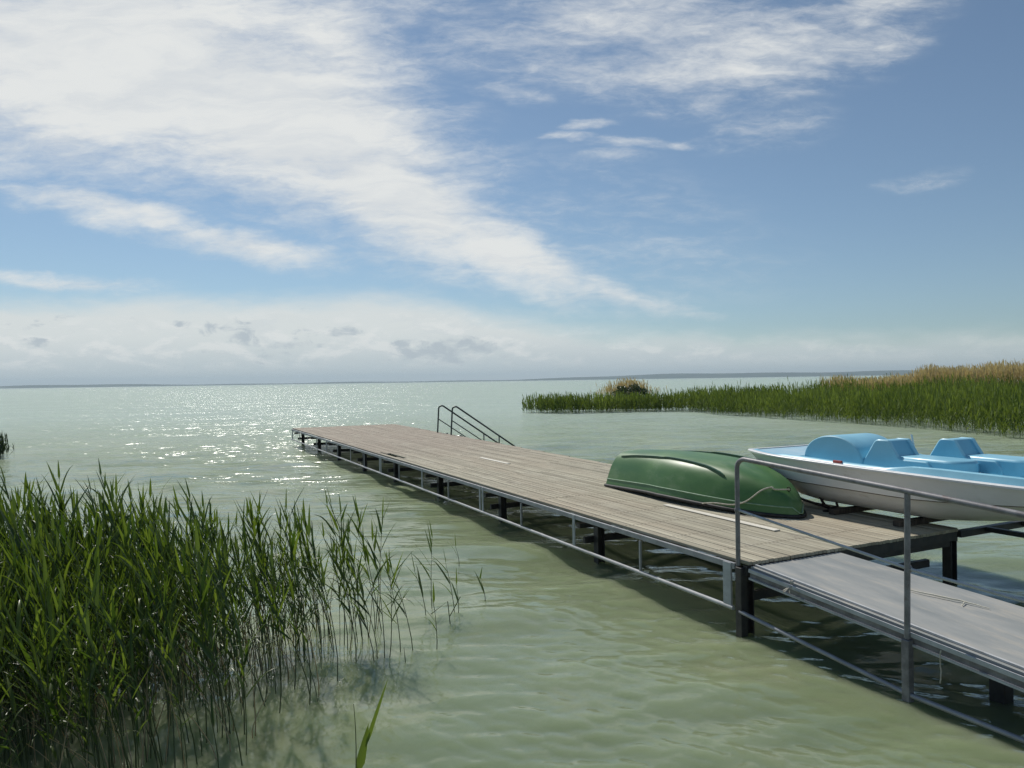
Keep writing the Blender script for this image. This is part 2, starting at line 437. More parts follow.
# ------------------------------------------------------------------ mesh builder
class MB:
    def __init__(self):
        self.v, self.f, self.tone = [], [], []

    def add(self, verts, faces, tone=0.5):
        b = len(self.v)
        self.v += [tuple(x) for x in verts]
        self.f += [tuple(b + i for i in f) for f in faces]
        self.tone += [tone] * len(verts)

    def box(self, c, size, rot=None, tone=0.5, bev=0.0):
        sx, sy, sz = (s / 2 for s in size)
        if bev <= 0:
            vs = [Vector((x, y, z)) for x in (-sx, sx) for y in (-sy, sy) for z in (-sz, sz)]
            fs = [(0, 1, 3, 2), (4, 6, 7, 5), (0, 4, 5, 1), (2, 3, 7, 6), (0, 2, 6, 4), (1, 5, 7, 3)]
        else:
            # bevel the long vertical-section corners: octagonal section in x-z, extruded along y
            b = bev
            sec = [(-sx + b, -sz), (sx - b, -sz), (sx, -sz + b), (sx, sz - b), (sx - b, sz), (-sx + b, sz), (-sx, sz - b), (-sx, -sz + b)]
            vs = [Vector((x, -sy, z)) for x, z in sec] + [Vector((x, sy, z)) for x, z in sec]
            fs = [tuple(range(7, -1, -1))][::-1] and [tuple(range(8)), tuple(range(15, 7, -1))]
            fs += [(i, 8 + i, 8 + (i + 1) % 8, (i + 1) % 8) for i in range(8)]
        if rot is not None:
            vs = [rot @ p for p in vs]
        c = Vector(c)
        self.add([p + c for p in vs], fs, tone)

    def beam(self, a, b, wd, ht, up=(0, 0, 1), tone=0.5, bev=0.0):
        a, b = Vector(a), Vector(b)
        d = b - a
        y = d.normalized()
        x = y.cross(Vector(up)).normalized()
        z = x.cross(y)
        rot = Matrix((x, y, z)).transposed()
        self.box((a + b) / 2, (wd, d.length, ht), rot, tone, bev)

    def tube(self, pts, r, sides=8, tone=0.5, caps=True):
        pts = [Vector(p) for p in pts]
        n = len(pts)
        rr = r if isinstance(r, (list, tuple)) else [r] * n
        up = Vector((0, 0, 1))
        vs, fs = [], []
        prev = None
        for i, p in enumerate(pts):
            d = (pts[min(i + 1, n - 1)] - pts[max(i - 1, 0)])
            d = d.normalized() if d.length > 1e-9 else Vector((0, 0, 1))
            if prev is None:
                ref = up if abs(d.z) < 0.9 else Vector((1, 0, 0))
                x = d.cross(ref).normalized()
            else:
                x = (prev - d * prev.dot(d)).normalized()
            prev = x
            y = d.cross(x)
            for k in range(sides):
                a = 2 * math.pi * k / sides
                vs.append(p + (x * math.cos(a) + y * math.sin(a)) * rr[i])
        for i in range(n - 1):
            for k in range(sides):
                k2 = (k + 1) % sides
                fs.append((i * sides + k, i * sides + k2, (i + 1) * sides + k2, (i + 1) * sides + k))
        if caps:
            fs.append(tuple(range(sides - 1, -1, -1)))
            fs.append(tuple((n - 1) * sides + k for k in range(sides)))
        self.add(vs, fs, tone)

    def grid(self, rows, closed=False, tone=0.5):
        n, m = len(rows), len(rows[0])
        vs = [p for r in rows for p in r]
        fs = []
        for i in range(n - 1):
            for j in range(m if closed else m - 1):
                j2 = (j + 1) % m
                fs.append((i * m + j, i * m + j2, (i + 1) * m + j2, (i + 1) * m + j))
        self.add(vs, fs, tone)

    def prism(self, poly, axis_a, axis_b, axis_n, n0, n1, tone=0.5):
        """poly of (a,b) extruded along n between n0 and n1; axes are index numbers"""
        k = len(poly)
        vs = []
        for nn in (n0, n1):
            for a, b in poly:
                p = [0, 0, 0]
                p[axis_a], p[axis_b], p[axis_n] = a, b, nn
                vs.append(p)
        fs = [tuple(range(k)), tuple(range(2 * k - 1, k - 1, -1))]
        fs += [(i, k + i, k + (i + 1) % k, (i + 1) % k) for i in range(k)]
        self.add(vs, fs, tone)

    def build(self, name, m, parent=None, smooth=None, bevel=0.0):
        me = bpy.data.meshes.new(name)
        me.from_pydata(self.v, [], self.f)
        at = me.attributes.new('tone', 'FLOAT', 'POINT')
        at.data.foreach_set('value', np.array(self.tone, dtype=np.float32))
        me.materials.append(m)
        import bmesh
        bm = bmesh.new()
        bm.from_mesh(me)
        bmesh.ops.recalc_face_normals(bm, faces=bm.faces)
        bm.to_mesh(me)
        bm.free()
        if smooth is not None:
            me.polygons.foreach_set('use_smooth', [True] * len(me.polygons))
            if smooth < 179:
                me.set_sharp_from_angle(angle=R(smooth))
        o = bpy.data.objects.new(name, me)
        COL.objects.link(o)
        if parent is not None:
            o.parent = parent
        if bevel > 0:
            bv = o.modifiers.new('bevel', 'BEVEL')
            bv.width = bevel
            bv.segments = 2
            bv.limit_method = 'ANGLE'
            bv.angle_limit = R(40)
        return o


def np_mesh(name, verts, quads, m, tone=None, parent=None, tris=None):
    me = bpy.data.meshes.new(name)
    nv, nq = len(verts), len(quads)
    me.vertices.add(nv)
    me.vertices.foreach_set('co', np.ascontiguousarray(verts, dtype=np.float32).ravel())
    me.loops.add(nq * 4)
    me.loops.foreach_set('vertex_index', np.ascontiguousarray(quads, dtype=np.int32).ravel())
    me.polygons.add(nq)
    me.polygons.foreach_set('loop_start', np.arange(0, nq * 4, 4, dtype=np.int32))
    me.polygons.foreach_set('loop_total', np.full(nq, 4, dtype=np.int32))
    me.update(calc_edges=True)
    if tone is not None:
        at = me.attributes.new('tone', 'FLOAT', 'POINT')
        at.data.foreach_set('value', np.ascontiguousarray(tone, dtype=np.float32))
    me.materials.append(m)
    o = bpy.data.objects.new(name, me)
    COL.objects.link(o)
    if parent is not None:
        o.parent = parent
    return o


def tag(o, label=None, cat=None, group=None, kind=None):
    if label:
        o['label'] = label
    if cat:
        o['category'] = cat
    if group:
        o['group'] = group
    if kind:
        o['kind'] = kind
    return o


def empty(name, loc=(0, 0, 0), rz=0.0):
    o = bpy.data.objects.new(name, None)
    o.empty_display_size = 0.2
    COL.objects.link(o)
    o.location = loc
    o.rotation_euler = (0, 0, rz)
    return o


# dock frame: x = across the deck (away from the open-water side), y = along it out to the lake
DA = Vector((2.019, 6.712, 0.0))
DROT = R(26.1)


def DW(t, s, z=0.0):
    c, sn = math.cos(DROT), math.sin(DROT)
    return Vector((DA.x + t * c - s * sn, DA.y + t * sn + s * c, z))


# ------------------------------------------------------------------ water
def crest(a):
    return 0.75 * np.sin(a) - 0.5 * np.abs(np.sin(a * 0.5 + 0.7))


def wave_field(x, y, cell):
    z = np.zeros_like(x)
    g = np.random.default_rng(21)
    dist = np.hypot(x, y)
    grow = np.clip((dist - 7) / 30, 0, 1)
    pat = 0.55 + 0.45 * np.sin(0.8 * x + 0.5 * y + 1.3 * np.sin(0.6 * y)) * np.sin(0.55 * y - 0.7 * x + 0.5)
    pat = pat + 0.5 * np.clip((x + 0.31 * y - 0.5) / 3.0, 0, 1)          # choppier beside the jetty
    for i in range(40):
        lam = 0.45 * (7.0 ** g.random())
        th = R(262) + g.normal(0, 0.5)
        k = 2 * np.pi / lam
        amp = 0.0048 * lam ** 0.9 * (0.5 + g.random())
        ph = g.random() * 6.28
        fade = np.clip((lam / np.maximum(cell, 1e-3) - 3.0) / 3.0, 0, 1)
        z += amp * (0.45 + 1.15 * grow) * fade * np.sin(k * (x * np.cos(th) + y * np.sin(th)) + ph + 0.6 * np.sin(0.35 * x + i) * np.sin(0.27 * y + 2 * i))
    for i in range(44):
        lam = 0.075 * (4.8 ** g.random())
        th = R(258) + g.normal(0, 0.5)
        k = 2 * np.pi / lam
        amp = 0.0085 * lam * (0.5 + g.random())
        ph = g.random() * 6.28
        fade = np.clip((lam / np.maximum(cell, 1e-3) - 3.0) / 3.0, 0, 1)
        z += amp * pat * fade * crest(k * (x * np.cos(th) + y * np.sin(th)) + ph + 1.2 * np.sin(0.9 * x + i) * np.sin(0.8 * y + 2 * i))
    return z


dep = np.concatenate([np.linspace(70, 30, 60, endpoint=False), np.linspace(30, 3, 290, endpoint=False), np.geomspace(3, 0.0125, 90)])
rad = CAM_H / np.tan(np.radians(dep))
az = np.concatenate([np.linspace(-180, -46, 40, endpoint=False), np.linspace(-46, 46, 720, endpoint=False), np.linspace(46, 180, 41)])
azr = np.radians(az)
RR, AA = np.meshgrid(rad, azr, indexing='ij')
wx, wy = RR * np.sin(AA), RR * np.cos(AA)
cell = np.gradient(rad)[:, None] * np.ones_like(AA)
wz = wave_field(wx, wy, np.maximum(cell, RR * np.radians(92 / 720)))
wz[:, np.abs(az) > 46.01] = 0
# centre disc
nr, na = wx.shape
verts = np.stack([wx, wy, wz], -1).reshape(-1, 3)
ii, jj = np.meshgrid(np.arange(nr - 1), np.arange(na - 1), indexing='ij')
q = np.stack([ii * na + jj, (ii + 1) * na + jj, (ii + 1) * na + jj + 1, ii * na + jj + 1], -1).reshape(-1, 4)
# close the hole below the viewer with a small inner fan of quads
inner = len(verts)
verts = np.vstack([verts, np.stack([0.02 * np.sin(azr), 0.02 * np.cos(azr), np.zeros(na)], -1)])
jq = np.arange(na - 1)
q = np.vstack([q, np.stack([inner + jq, jq, jq + 1, inner + jq + 1], -1)])
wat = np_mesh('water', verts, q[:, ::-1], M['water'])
wat.data.polygons.foreach_set('use_smooth', [True] * len(wat.data.polygons))
tag(wat, kind='structure')

# ------------------------------------------------------------------ far shore hills
hv, hq = [], []
NH = 260
for i in range(NH + 1):
    a = R(-62 + 124 * i / NH)
    px = 512 + 740 * math.tan(max(-1.0, min(1.0, a)))
    base = 13 + 24 * max(0.0, min(1.0, (px - 420) / 260.0)) + 5 * math.sin(px / 47.0) + 6 * math.sin(px / 113.0 + 1) + 2.5 * math.sin(px / 17.0)
    base = max(7, base)
    for (d, hgt) in ((6700, -2), (6760, 4), (7000, base * .7), (7300, base), (7900, base * .8), (8400, -2)):
        hv.append((d * math.sin(a), d * math.cos(a), hgt))
for i in range(NH):
    for k in range(5):
        hq.append((i * 6 + k, (i + 1) * 6 + k, (i + 1) * 6 + k + 1, i * 6 + k + 1))
hills = np_mesh('hills', np.array(hv), np.array(hq), M['hill'])
tag(hills, kind='structure')

# ------------------------------------------------------------------ haze
hz = MB()
hz.box((0, 4000, 45), (26000, 10400, 92))
mh = bpy.data.materials.new('haze air')
mh.use_nodes = True
th = NT(mh.node_tree)
pv = th.n('ShaderNodeVolumePrincipled')
pv.inputs['Color'].default_value = (0.66, 0.82, 0.92, 1)
pv.inputs['Density'].default_value = 0.00013
pv.inputs['Anisotropy'].default_value = 0.2
oh = th.n('ShaderNodeOutputMaterial')
th.l(pv.outputs[0], oh.inputs['Volume'])
tag(hz.build('haze', mh), kind='stuff')

# ------------------------------------------------------------------ jetty
DZ = 0.65
LEN = 23.3


def right_edge(s):
    return 3.02 + 0.0415 * s


jetty = tag(empty('jetty', DA, DROT), 'long weathered plank jetty on dark steel piles running out into the lake', 'jetty')
pl = MB()
pitch = 0.052
ncol = int(4.1 / pitch)
cuts0 = [-0.14, 3.9, 7.9, 11.6, 15.5, 19.4, LEN]
for c in range(ncol):
    t0 = c * pitch
    for k in range(6):
        s0, s1 = cuts0[k], cuts0[k + 1]
        if (c // 17) % 2:                        # bays of boards with staggered joints
            s0 = s0 if k == 0 else s0 - 1.3
            s1 = s1 if k == 5 else s1 - 1.3
        # clip by the flaring right edge
        smin = (t0 + pitch - 3.02) / 0.0415
        if smin > s1 - 0.3:
            continue
        s0c = max(s0, smin)
        if c in (2, 3, 4) and k == 2 or c == 2 and k == 3:   # boards gone near the open edge
            s0c = s0
            if k == 2:
                s1 = min(s1, 10.3 if c > 2 else 10.7)
            else:
                s0c = 12.0
        tn = min(1, max(0, rnd.gauss(0.5, 0.26)))
        dz = rnd.uniform(-0.003, 0.003)
        ang = rnd.gauss(0, 0.0006)
        yv = Vector((math.sin(ang), math.cos(ang), 0))
        cen = Vector((t0 + pitch / 2, (s0c + s1) / 2, DZ - 0.016 + dz))
        a = cen - yv * ((s1 - s0c) / 2 - 0.003)
        b = cen + yv * ((s1 - s0c) / 2 - 0.003)
        pl.beam(a, b, pitch - 0.0065, 0.03, tone=tn, bev=0.003)
pl.build('decking', M['deck'], jetty)
for (t, s0, s1, wd) in ((1.235, 0.72, 2.62, 0.085), (1.60, 8.05, 9.45, 0.085)):
    b_ = MB()
    b_.beam((t, s0, DZ + 0.008), (t, s1, DZ + 0.008), wd, 0.012, bev=.003)
    tag(b_.build('board', M['pale_wood'], jetty), 'pale new repair board on the deck')
# edge beams
eb = MB()
eb.beam((-0.018, 0.0, DZ - 0.062), (-0.018, LEN, DZ - 0.062), 0.03, 0.056)
eb.build('edge_beam', M['steel'], jetty, bevel=.003)
eb = MB()
eb.beam((right_edge(-.1) - 0.03, -0.1, DZ - 0.09), (right_edge(LEN) - 0.03, LEN, DZ - 0.09), 0.04, 0.11)
eb.build('edge_beam', M['dark_steel'], jetty)
for s in (-0.10, LEN - 0.03):
    eb = MB()
    eb.beam((0.0, s, DZ - 0.08), (right_edge(s) - .06, s, DZ - 0.08), 0.05, 0.09)
    eb.build('edge_beam', M['dark_steel'], jetty)
# joists under the boards
for t in (0.75, 1.5, 2.25):
    jb = MB()
    jb.beam((t, -.05, DZ - 0.09), (t, LEN - .08, DZ - 0.09), 0.06, 0.1)
    jb.build('joist', M['dark_steel'], jetty)
# lower rail along the open side
lr = MB()
lr.tube([(-0.03, 0.02, 0.205), (-0.03, LEN, 0.235)], 0.021, 10)
lr.build('lower_rail', M['light_steel'], jetty, smooth=40)
piles_s = [0.0, 2.83, 5.70, 8.56, 11.46, 14.25, 17.2, 20.1, 23.05]
for i, s in enumerate(piles_s):
    # flat upright from beam to lower rail (double on every second frame)
    for off in ((0.0,) if i % 2 else (-0.055, 0.055)):
        if i == 0:
            off = 0.09
        u = MB()
        u.box((-0.032, s + off, (DZ - 0.04 + 0.2) / 2), (0.012 if i else 0.02, 0.05 if i else 0.10, DZ - 0.04 - 0.2))
        u.build('upright', M['light_steel'] if i < 5 else M['steel'], jetty)
        if i == 0:
            break
    if i < len(piles_s) - 1:
        u = MB()
        sm = (s + piles_s[i + 1]) / 2 + 0.02
        u.box((-0.032, sm, (DZ - 0.1 + 0.22) / 2), (0.02, 0.026, DZ - 0.1 - 0.22))
        u.build('upright', M['steel'], jetty)
    for t in (0.1 if i == 0 else 0.34, right_edge(s) - (0.0 if i == 0 else 0.16)):
        p_ = MB()
        bw = 0.045
        # H-section pile
        p_.box((t - bw, s, -0.45), (0.012, 0.10, 2.0 + 0.06))
        p_.box((t + bw, s, -0.45), (0.012, 0.10, 2.0 + 0.06))
        p_.box((t, s, -0.45), (2 * bw - 0.016, 0.016, 2.0 + 0.05))
        p_.build('pile', M['dark_steel'], jetty)
    cb = MB()
    cb.beam((0.17, s + .09, 0.26), (right_edge(s) - 0.24, s + .09, 0.26), 0.05, 0.08)
    cb.build('cross_beam', M['dark_steel'], jetty)
    cb = MB()
    cb.beam((0.03, s, DZ - 0.178), (right_edge(s) - 0.06, s, DZ - 0.178), 0.09, 0.06)
    cb.build('cross_beam', M['dark_steel'], jetty)

# dark frame on the landward corner that carries the pedal boat's stern
sf = tag(empty('support_frame', DW(3.3, -0.25), DROT), 'dark steel frame beside the jetty corner, under the overhanging pedal boat stern', 'frame')
for (a, b, wd, ht) in (((0.14, 0.10, 0.60), (0.22, -3.2, 0.60), .06, .05), ((0.80, 0.10, 0.60), (0.88, -3.2, 0.60), .06, .05)):
    k = MB()
    k.beam(a, b, wd, ht)
    k.build('beam', M['dark_steel'], sf)
for (a, b) in (((-0.30, 0.14, 0.585), (2.2, 0.14, 0.585)), ((0.20, -0.5, 0.10), (2.3, -0.2, 0.10)), ((0.26, -0.4, .535), (0.74, -0.4, .535)), ((0.26, -2.7, .535), (0.74, -2.7, .535))):
    k = MB()
    k.beam(a, b, .07, .07)
    k.build('cross_beam', M['dark_steel'], sf)
for (x, y) in ((0.16, -0.42), (0.82, -0.42), (0.18, -2.7), (0.86, -2.7)):
    k = MB()
    k.box((x, y, -0.45), (0.13, 0.13, 1.96))
    k.build('pile', M['dark_steel'], sf, bevel=.01)

# ------------------------------------------------------------------ gangway with handrail
gw = tag(empty('gangway', DA, DROT), 'grey sloping gangway with tubular handrail leading from shore to the jetty', 'gangway')
GL = -5.2


def gz_(s):
    return 0.622 + 0.078 * s


def gl_(s):
    return 0.02 - 0.03 * s


def gr_(s):
    return 1.13 - 0.09 * max(s, -1.8) - 0.03 * min(0, s + 1.8)


d_ = MB()
rows = []
for k in range(27):
    s = -0.145 + (GL + 0.145) * k / 26
    rows.append([(gl_(s) + (gr_(s) - gl_(s)) * j / 8, s, gz_(s) + 0.004 * math.sin(k * 1.3) * math.sin(j * .8)) for j in range(9)])
d_.grid(rows)
d_.grid([[(x, y, z - 0.024) for (x, y, z) in r] for r in rows])
for e in (0, 8):
    d_.grid([[r[e] for r in rows], [(r[e][0], r[e][1], r[e][2] - 0.024) for r in rows]])
for e in (0, 26):
    d_.grid([rows[e], [(x, y, z - 0.024) for (x, y, z) in rows[e]]])
d_.build('walkway', M['gang'], gw, smooth=30)
for (f, off, m_) in ((gl_, 0.0, M['rail']), (gr_, -0.03, M['dark_steel'])):
    k = MB()
    k.beam((f(-.15) + off, -0.15, gz_(-.15) - 0.075), (f(GL) + off, GL, gz_(GL) - 0.075), 0.03, 0.07)
    k.build('side_beam', m_, gw)
# edging strips along the open side
k = MB()
k.beam((gl_(-.15) + 0.045, -0.16, gz_(-.15) + 0.010), (gl_(GL) + 0.045, GL, gz_(GL) + 0.010), 0.022, 0.014)
k.beam((gl_(-.15) - 0.026, -0.15, gz_(-.15) - 0.030), (gl_(GL) - 0.026, GL, gz_(GL) - 0.030), 0.016, 0.03)
k.beam((gl_(-.15) - 0.022, -0.15, gz_(-.15) - 0.102), (gl_(GL) - 0.022, GL, gz_(GL) - 0.102), 0.02, 0.016)
k.build('edge_strip', M['light_steel'], gw)
for s in (-1.0, -2.2, -3.5):
    k = MB()
    k.beam((gl_(s) + .03, s, gz_(s) - 0.07), (gr_(s) - .06, s, gz_(s) - 0.07), 0.06, 0.08)
    k.build('cross_beam', M['dark_steel'], gw)
post_s = [-0.02, -1.66, -3.35, -5.0]
ptop = [1.565, 1.475, 1.36, 1.25]
pmid = [1.10, 0.925, 0.85, 0.77]
hr = MB()
top = [(-0.005, post_s[0], 0.60), (-0.005, post_s[0], 1.48)]
for a in range(1, 7):
    th_ = a / 6 * math.pi / 2
    top.append((-0.005, post_s[0] - 0.10 * (1 - math.cos(th_)), 1.48 + 0.085 * math.sin(th_)))
hr.tube(top + [(gl_(post_s[1]) - .025, post_s[1], ptop[1]), (gl_(post_s[2]) - .025, post_s[2], ptop[2]), (gl_(post_s[3]) - .025, post_s[3], ptop[3])], 0.0215, 12)
hand = hr.build('handrail', M['rail'], gw, smooth=50)
k = MB()
k.tube([(-0.005, post_s[0], pmid[0])] + [(gl_(post_s[i]) - .025, post_s[i], pmid[i]) for i in (1, 2, 3)], 0.0115, 10)
k.build('mid_rail', M['light_steel'], hand, smooth=50)
for i in (1, 2, 3):
    k = MB()
    x = gl_(post_s[i]) - .025
    k.tube([(x - 0.02, post_s[i], gz_(post_s[i]) - .06), (x, post_s[i], ptop[i] - 0.018)], 0.0205, 12)
    k.build('post', M['rail'], hand, smooth=50)
for i in range(4):
    k = MB()
    xc = -0.005 if i == 0 else gl_(post_s[i]) - .025
    k.tube([(xc, post_s[i], pmid[i] - .022), (xc, post_s[i], pmid[i] - .012), (xc, post_s[i], pmid[i] + .012), (xc, post_s[i], pmid[i] + .022)], [.021, .0265, .0265, .021], 12)
    k.build('collar', M['rail'], hand, smooth=50)
for i in range(4):
    k = MB()
    x = (-0.005 if i == 0 else gl_(post_s[i]) - .045)
    zt = gz_(post_s[i]) - (0.03 if i == 0 else 0.065)
    k.box((x, post_s[i] + (-.035 if i == 0 else 0), (zt - 1.4) / 2), (0.075 if i == 0 else 0.058, 0.075 if i == 0 else 0.058, zt + 1.4))
    k.build('pile', M['dark_steel'] if i == 0 else M['rail'], gw, bevel=.006)
k = MB()
k.tube([(-0.03, -0.06, 0.195), (gl_(-1.66) - .05, -1.66, 0.04), (gl_(-3.35) - .05, -3.35, 0.025), (gl_(-5) - .05, -5.0, 0.02)], 0.018, 10)
k.build('lower_rail', M['steel'], gw, smooth=40)
for (x, y) in ((0.62, -1.95), (1.15, -1.95), (0.62, -4.2), (1.25, -4.2)):
    k = MB()
    k.box((x, y, (gz_(y) - .11 - 1.4) / 2), (0.11, 0.11, gz_(y) - .11 + 1.4))
    k.build('pile', M['dark_steel'], gw, bevel=.008)

# ------------------------------------------------------------------ bathing ladder
ld = tag(empty('bathing_ladder', DW(3.7, 16.9, DZ), DROT), 'dark tubular bathing ladder with two sloping handrails on the far side of the jetty', 'ladder')
for y0, tt in ((0.6, 0.0), (-0.6, 0.06)):
    k = MB()
    x0 = -0.06 + tt * 0
    path = [(x0 - .03, y0, 0.0), (x0 + .02, y0, 0.78)]
    for a in range(1, 6):
        th_ = a / 5 * R(118)
        path.append((x0 + .02 + 0.11 * (1 - math.cos(th_)), y0, 0.78 + 0.085 * math.sin(th_)))
    path += [(2.02, y0, -0.42), (2.45, y0, -0.72)]
    k.tube(path, 0.026, 8)
    h_ = k.build('handrail', M['ladder'], ld, smooth=50)
    k = MB()
    k.tube([(x0 - .01, y0, 0.45), (0.85, y0, -0.16), (1.9, y0, -0.86)], 0.016, 8)
    k.build('mid_rail', M['ladder'], h_, smooth=50)
    k = MB()
    k.tube([(1.55, y0, -0.105), (1.55, y0, -0.75)], 0.02, 8)
    k.build('post', M['ladder'], h_, smooth=50)
    k = MB()
    k.beam((0.20, y0, -0.06), (2.1, y0, -1.35), 0.04, 0.1)
    k.build('stringer', M['dark_steel'], ld)
for i in range(6):
    k = MB()
    k.box((0.36 + i * 0.29, 0, -0.12 - i * 0.197), (0.24, 1.15, 0.03))
    k.build('tread', M['dark_steel'], ld)

# ------------------------------------------------------------------ upturned rowing boat
BL = 3.34
rb_o = DW(2.10, 4.46, DZ)
rb = tag(empty('rowing_boat', rb_o, DROT + R(180 - 1.5)), 'glossy green rowing boat lying upside down on the jetty planks', 'rowing boat')
# local: x across, y from stern to bow, z up (keel side up)


def rb_half(y):
    if y < 1.3:
        return 0.63 - 0.055 * ((1.3 - y) / 1.3) ** 1.6
    return 0.63 * max(0.0, 1 - ((y - 1.3) / (BL - 1.3)) ** 2.5) ** 0.72 + 0.03


def rb_k(y):
    u = y / BL
    base = 0.485 + 0.05 * math.sin(math.pi * min(1, u * 1.25))
    if u > 0.62:
        q_ = (u - 0.62) / 0.38
        base *= max(0.0, 1 - q_ ** 2.3) ** 0.62
    return base + 0.06


def rb_g(y):                       # gunwale height above the boards
    u = y / BL
    return 0.02 + 0.055 * math.sin(math.pi * u) ** 1.2


def rb_pt(y, th):
    b, k, g = rb_half(y), rb_k(y), rb_g(y)
    c, s = math.cos(th), math.sin(th)
    n = 0.40
    x = math.copysign(abs(c) ** n, c)
    z = s ** 0.55 if s > 0 else 0
    taper = 1 - 0.17 * z
    rake = -0.10 * z * (1 if y < 0.05 else max(0, 1 - y / 0.6)) * -1     # transom leans in
    return Vector((b * x * taper, y + rake, g + (k - g) * z * (1 - 0.03 * abs(x))))


ys = [0, .04, .12, .25, .45, .7, .95, 1.2, 1.45, 1.7, 1.95, 2.2, 2.4, 2.58, 2.74, 2.88, 3.0, 3.1, 3.18, 3.25, 3.3, BL]
NTH = 44
ths = [math.pi * j / NTH for j in range(NTH + 1)]
sh = MB()
rows = [[rb_pt(y, th_) for th_ in ths] for y in ys]
sh.grid(rows)
hull = sh.build('hull', M['hull_green'], rb, smooth=50)
tr = MB()
r0 = [rb_pt(0, th_) + Vector((0, 0.0, 0)) for th_ in ths]
tr.add(r0, [tuple(range(len(r0)))])
tr.build('transom', M['hull_green'], rb)
for sx, y0, y1 in ((1, 0.18, 2.52), (-1, 0.10, 2.45)):
    k = MB()
    pts_, n_ = [], 26
    for i in range(n_ + 1):
        y = y0 + (y1 - y0) * i / n_
        lim = 0.43 - 0.02 * (i / n_)
        # find section angle whose x is nearest the runner line
        best = min((abs(abs(rb_pt(y, a).x) - lim), a) for a in [math.pi / 2 * q_ / 200 for q_ in range(6, 200)])[1]
        p = rb_pt(y, best)
        pts_.append(Vector((sx * p.x, p.y, p.z + (0.012 if sx > 0 else 0.034))))
    for i in range(n_):
        pass
    rws = []
    for i, p in enumerate(pts_):
        wv = 0.017 if i not in (0, n_) else 0.006
        rws.append([p + Vector((-wv, 0, -0.045)), p + Vector((-wv, 0, 0.012)), p + Vector((wv, 0, 0.012)), p + Vector((wv, 0, -0.045))])
    k.grid(rws)
    k.build('runner', M['green_trim'], rb, smooth=40)
# rubbing strip, dark gunwale lip, both around the boat
for (zz, rr_, nm, m_) in ((0.105, 0.008, 'rubbing_strip', M['pale_trim']), (0.0, 0.022, 'gunwale', M['black'])):
    k = MB()
    loop = []
    for sgn in (1, -1):
        seq = ys if sgn == 1 else ys[::-1]
        for y in seq:
            b, kk, g = rb_half(y), rb_k(y), rb_g(y)
            f = max(0.0, min(0.97, zz / max(0.05, kk - g)))
            th_ = math.asin(min(1, f ** (1 / 0.55))) if zz else 0.0
            p = rb_pt(y, th_)
            loop.append(Vector((sgn * (p.x + (0.003 if zz else 0.008)), p.y + 0.012 * (y > 3.3), p.z)))
    k.tube(loop, rr_, 8)
    k.build(nm, m_, rb, smooth=50)
k = MB()
cR = rb_pt(3.12, math.pi / 2) + Vector((0, 0.02, 0.0))
k.tube([cR + Vector((0, 0.025 + 0.025 * math.cos(a), 0.025 * math.sin(a))) for a in [2 * math.pi * i / 12 for i in range(13)]], 0.006, 6)
k.build('bow_ring', M['rust'], rb, smooth=60)

# rope from the bow ring along the side of the boat
def rbw(p):
    return rb.matrix_basis @ Vector(p)


bpy.context.view_layer.update()
rp = MB()
side = []
for (y, zz, off) in ((3.10, .40, .012), (3.06, .36, .016), (3.0, .27, .03), (2.88, .13, .035), (2.72, .06, .032), (2.5, .045, .03), (2.36, .02, .03), (2.3, .0, .012)):
    b, kk, g = rb_half(y), rb_k(y), rb_g(y)
    f = max(0.0, min(0.97, zz / max(0.05, kk - g)))
    p = rb_pt(y, math.asin(min(1, f ** (1 / 0.55))))
    side.append(rb.matrix_world @ Vector((p.x + off, p.y + off * .6, p.z + .004)))
ring = rb.matrix_world @ (cR + Vector((0.0, 0.045, 0.0)))
pts_ = [ring] + side
sm = []
for i in range(len(pts_) - 1):
    p0, p1, p2, p3 = pts_[max(0, i - 1)], pts_[i], pts_[i + 1], pts_[min(len(pts_) - 1, i + 2)]
    for u in (0, .25, .5, .75):
        sm.append(0.5 * ((2 * p1) + (p2 - p0) * u + (2 * p0 - 5 * p1 + 4 * p2 - p3) * u * u + (3 * p1 - p0 - 3 * p2 + p3) * u ** 3))
sm.append(pts_[-1])
rp.tube(sm, 0.0085, 7)
tag(rp.build('rope', M['rope'], None, smooth=60), 'pale mooring rope drooping from the bow along the side of the green boat', 'rope')

# ------------------------------------------------------------------ pedal boat
PT = 3.15
pb = tag(empty('pedal_boat', DW(PT, 0.5, 0.0), DROT), 'sky blue and white pedal boat parked on the jetty corner behind the handrail', 'pedal boat')
# local: x across (near side negative), y along the jetty (y = s - 0.5)


def pb_half(s):
    if s > 1.7:
        return 0.80 - 0.17 * ((s - 1.7) / 0.75) ** 2
    if s < -1.1:
        return 0.80 - 0.22 * ((-1.1 - s) / 0.6) ** 2
    return 0.80


def pb_rim(s):
    return 1.255 + 0.012 * s + 0.008 * s * s * .6


def pb_bot(s):
    z = 0.715
    if s > 1.6:
        z += 0.44 * ((s - 1.6) / 0.85) ** 1.5
    if s < 0.1:
        z += 0.20 * ((0.1 - s) / 1.3) ** 1.3
    return z


def pb_sec(s, near=-1):
    h, r, b = pb_half(s), pb_rim(s), pb_bot(s)
    d = r - b
    prof = [(1.0, 1.0), (0.985, 0.93), (0.955, 0.80), (0.915, 0.62), (0.885, 0.50), (0.862, 0.485), (0.80, 0.36), (0.70, 0.22), (0.56, 0.10), (0.40, 0.035), (0.2, 0.01), (0, 0.0)]
    L_ = [(-h * x, s - 0.5, b + d * z) for x, z in prof]
    return L_ + [(-x, y, z) for (x, y, z) in L_[-2::-1]]


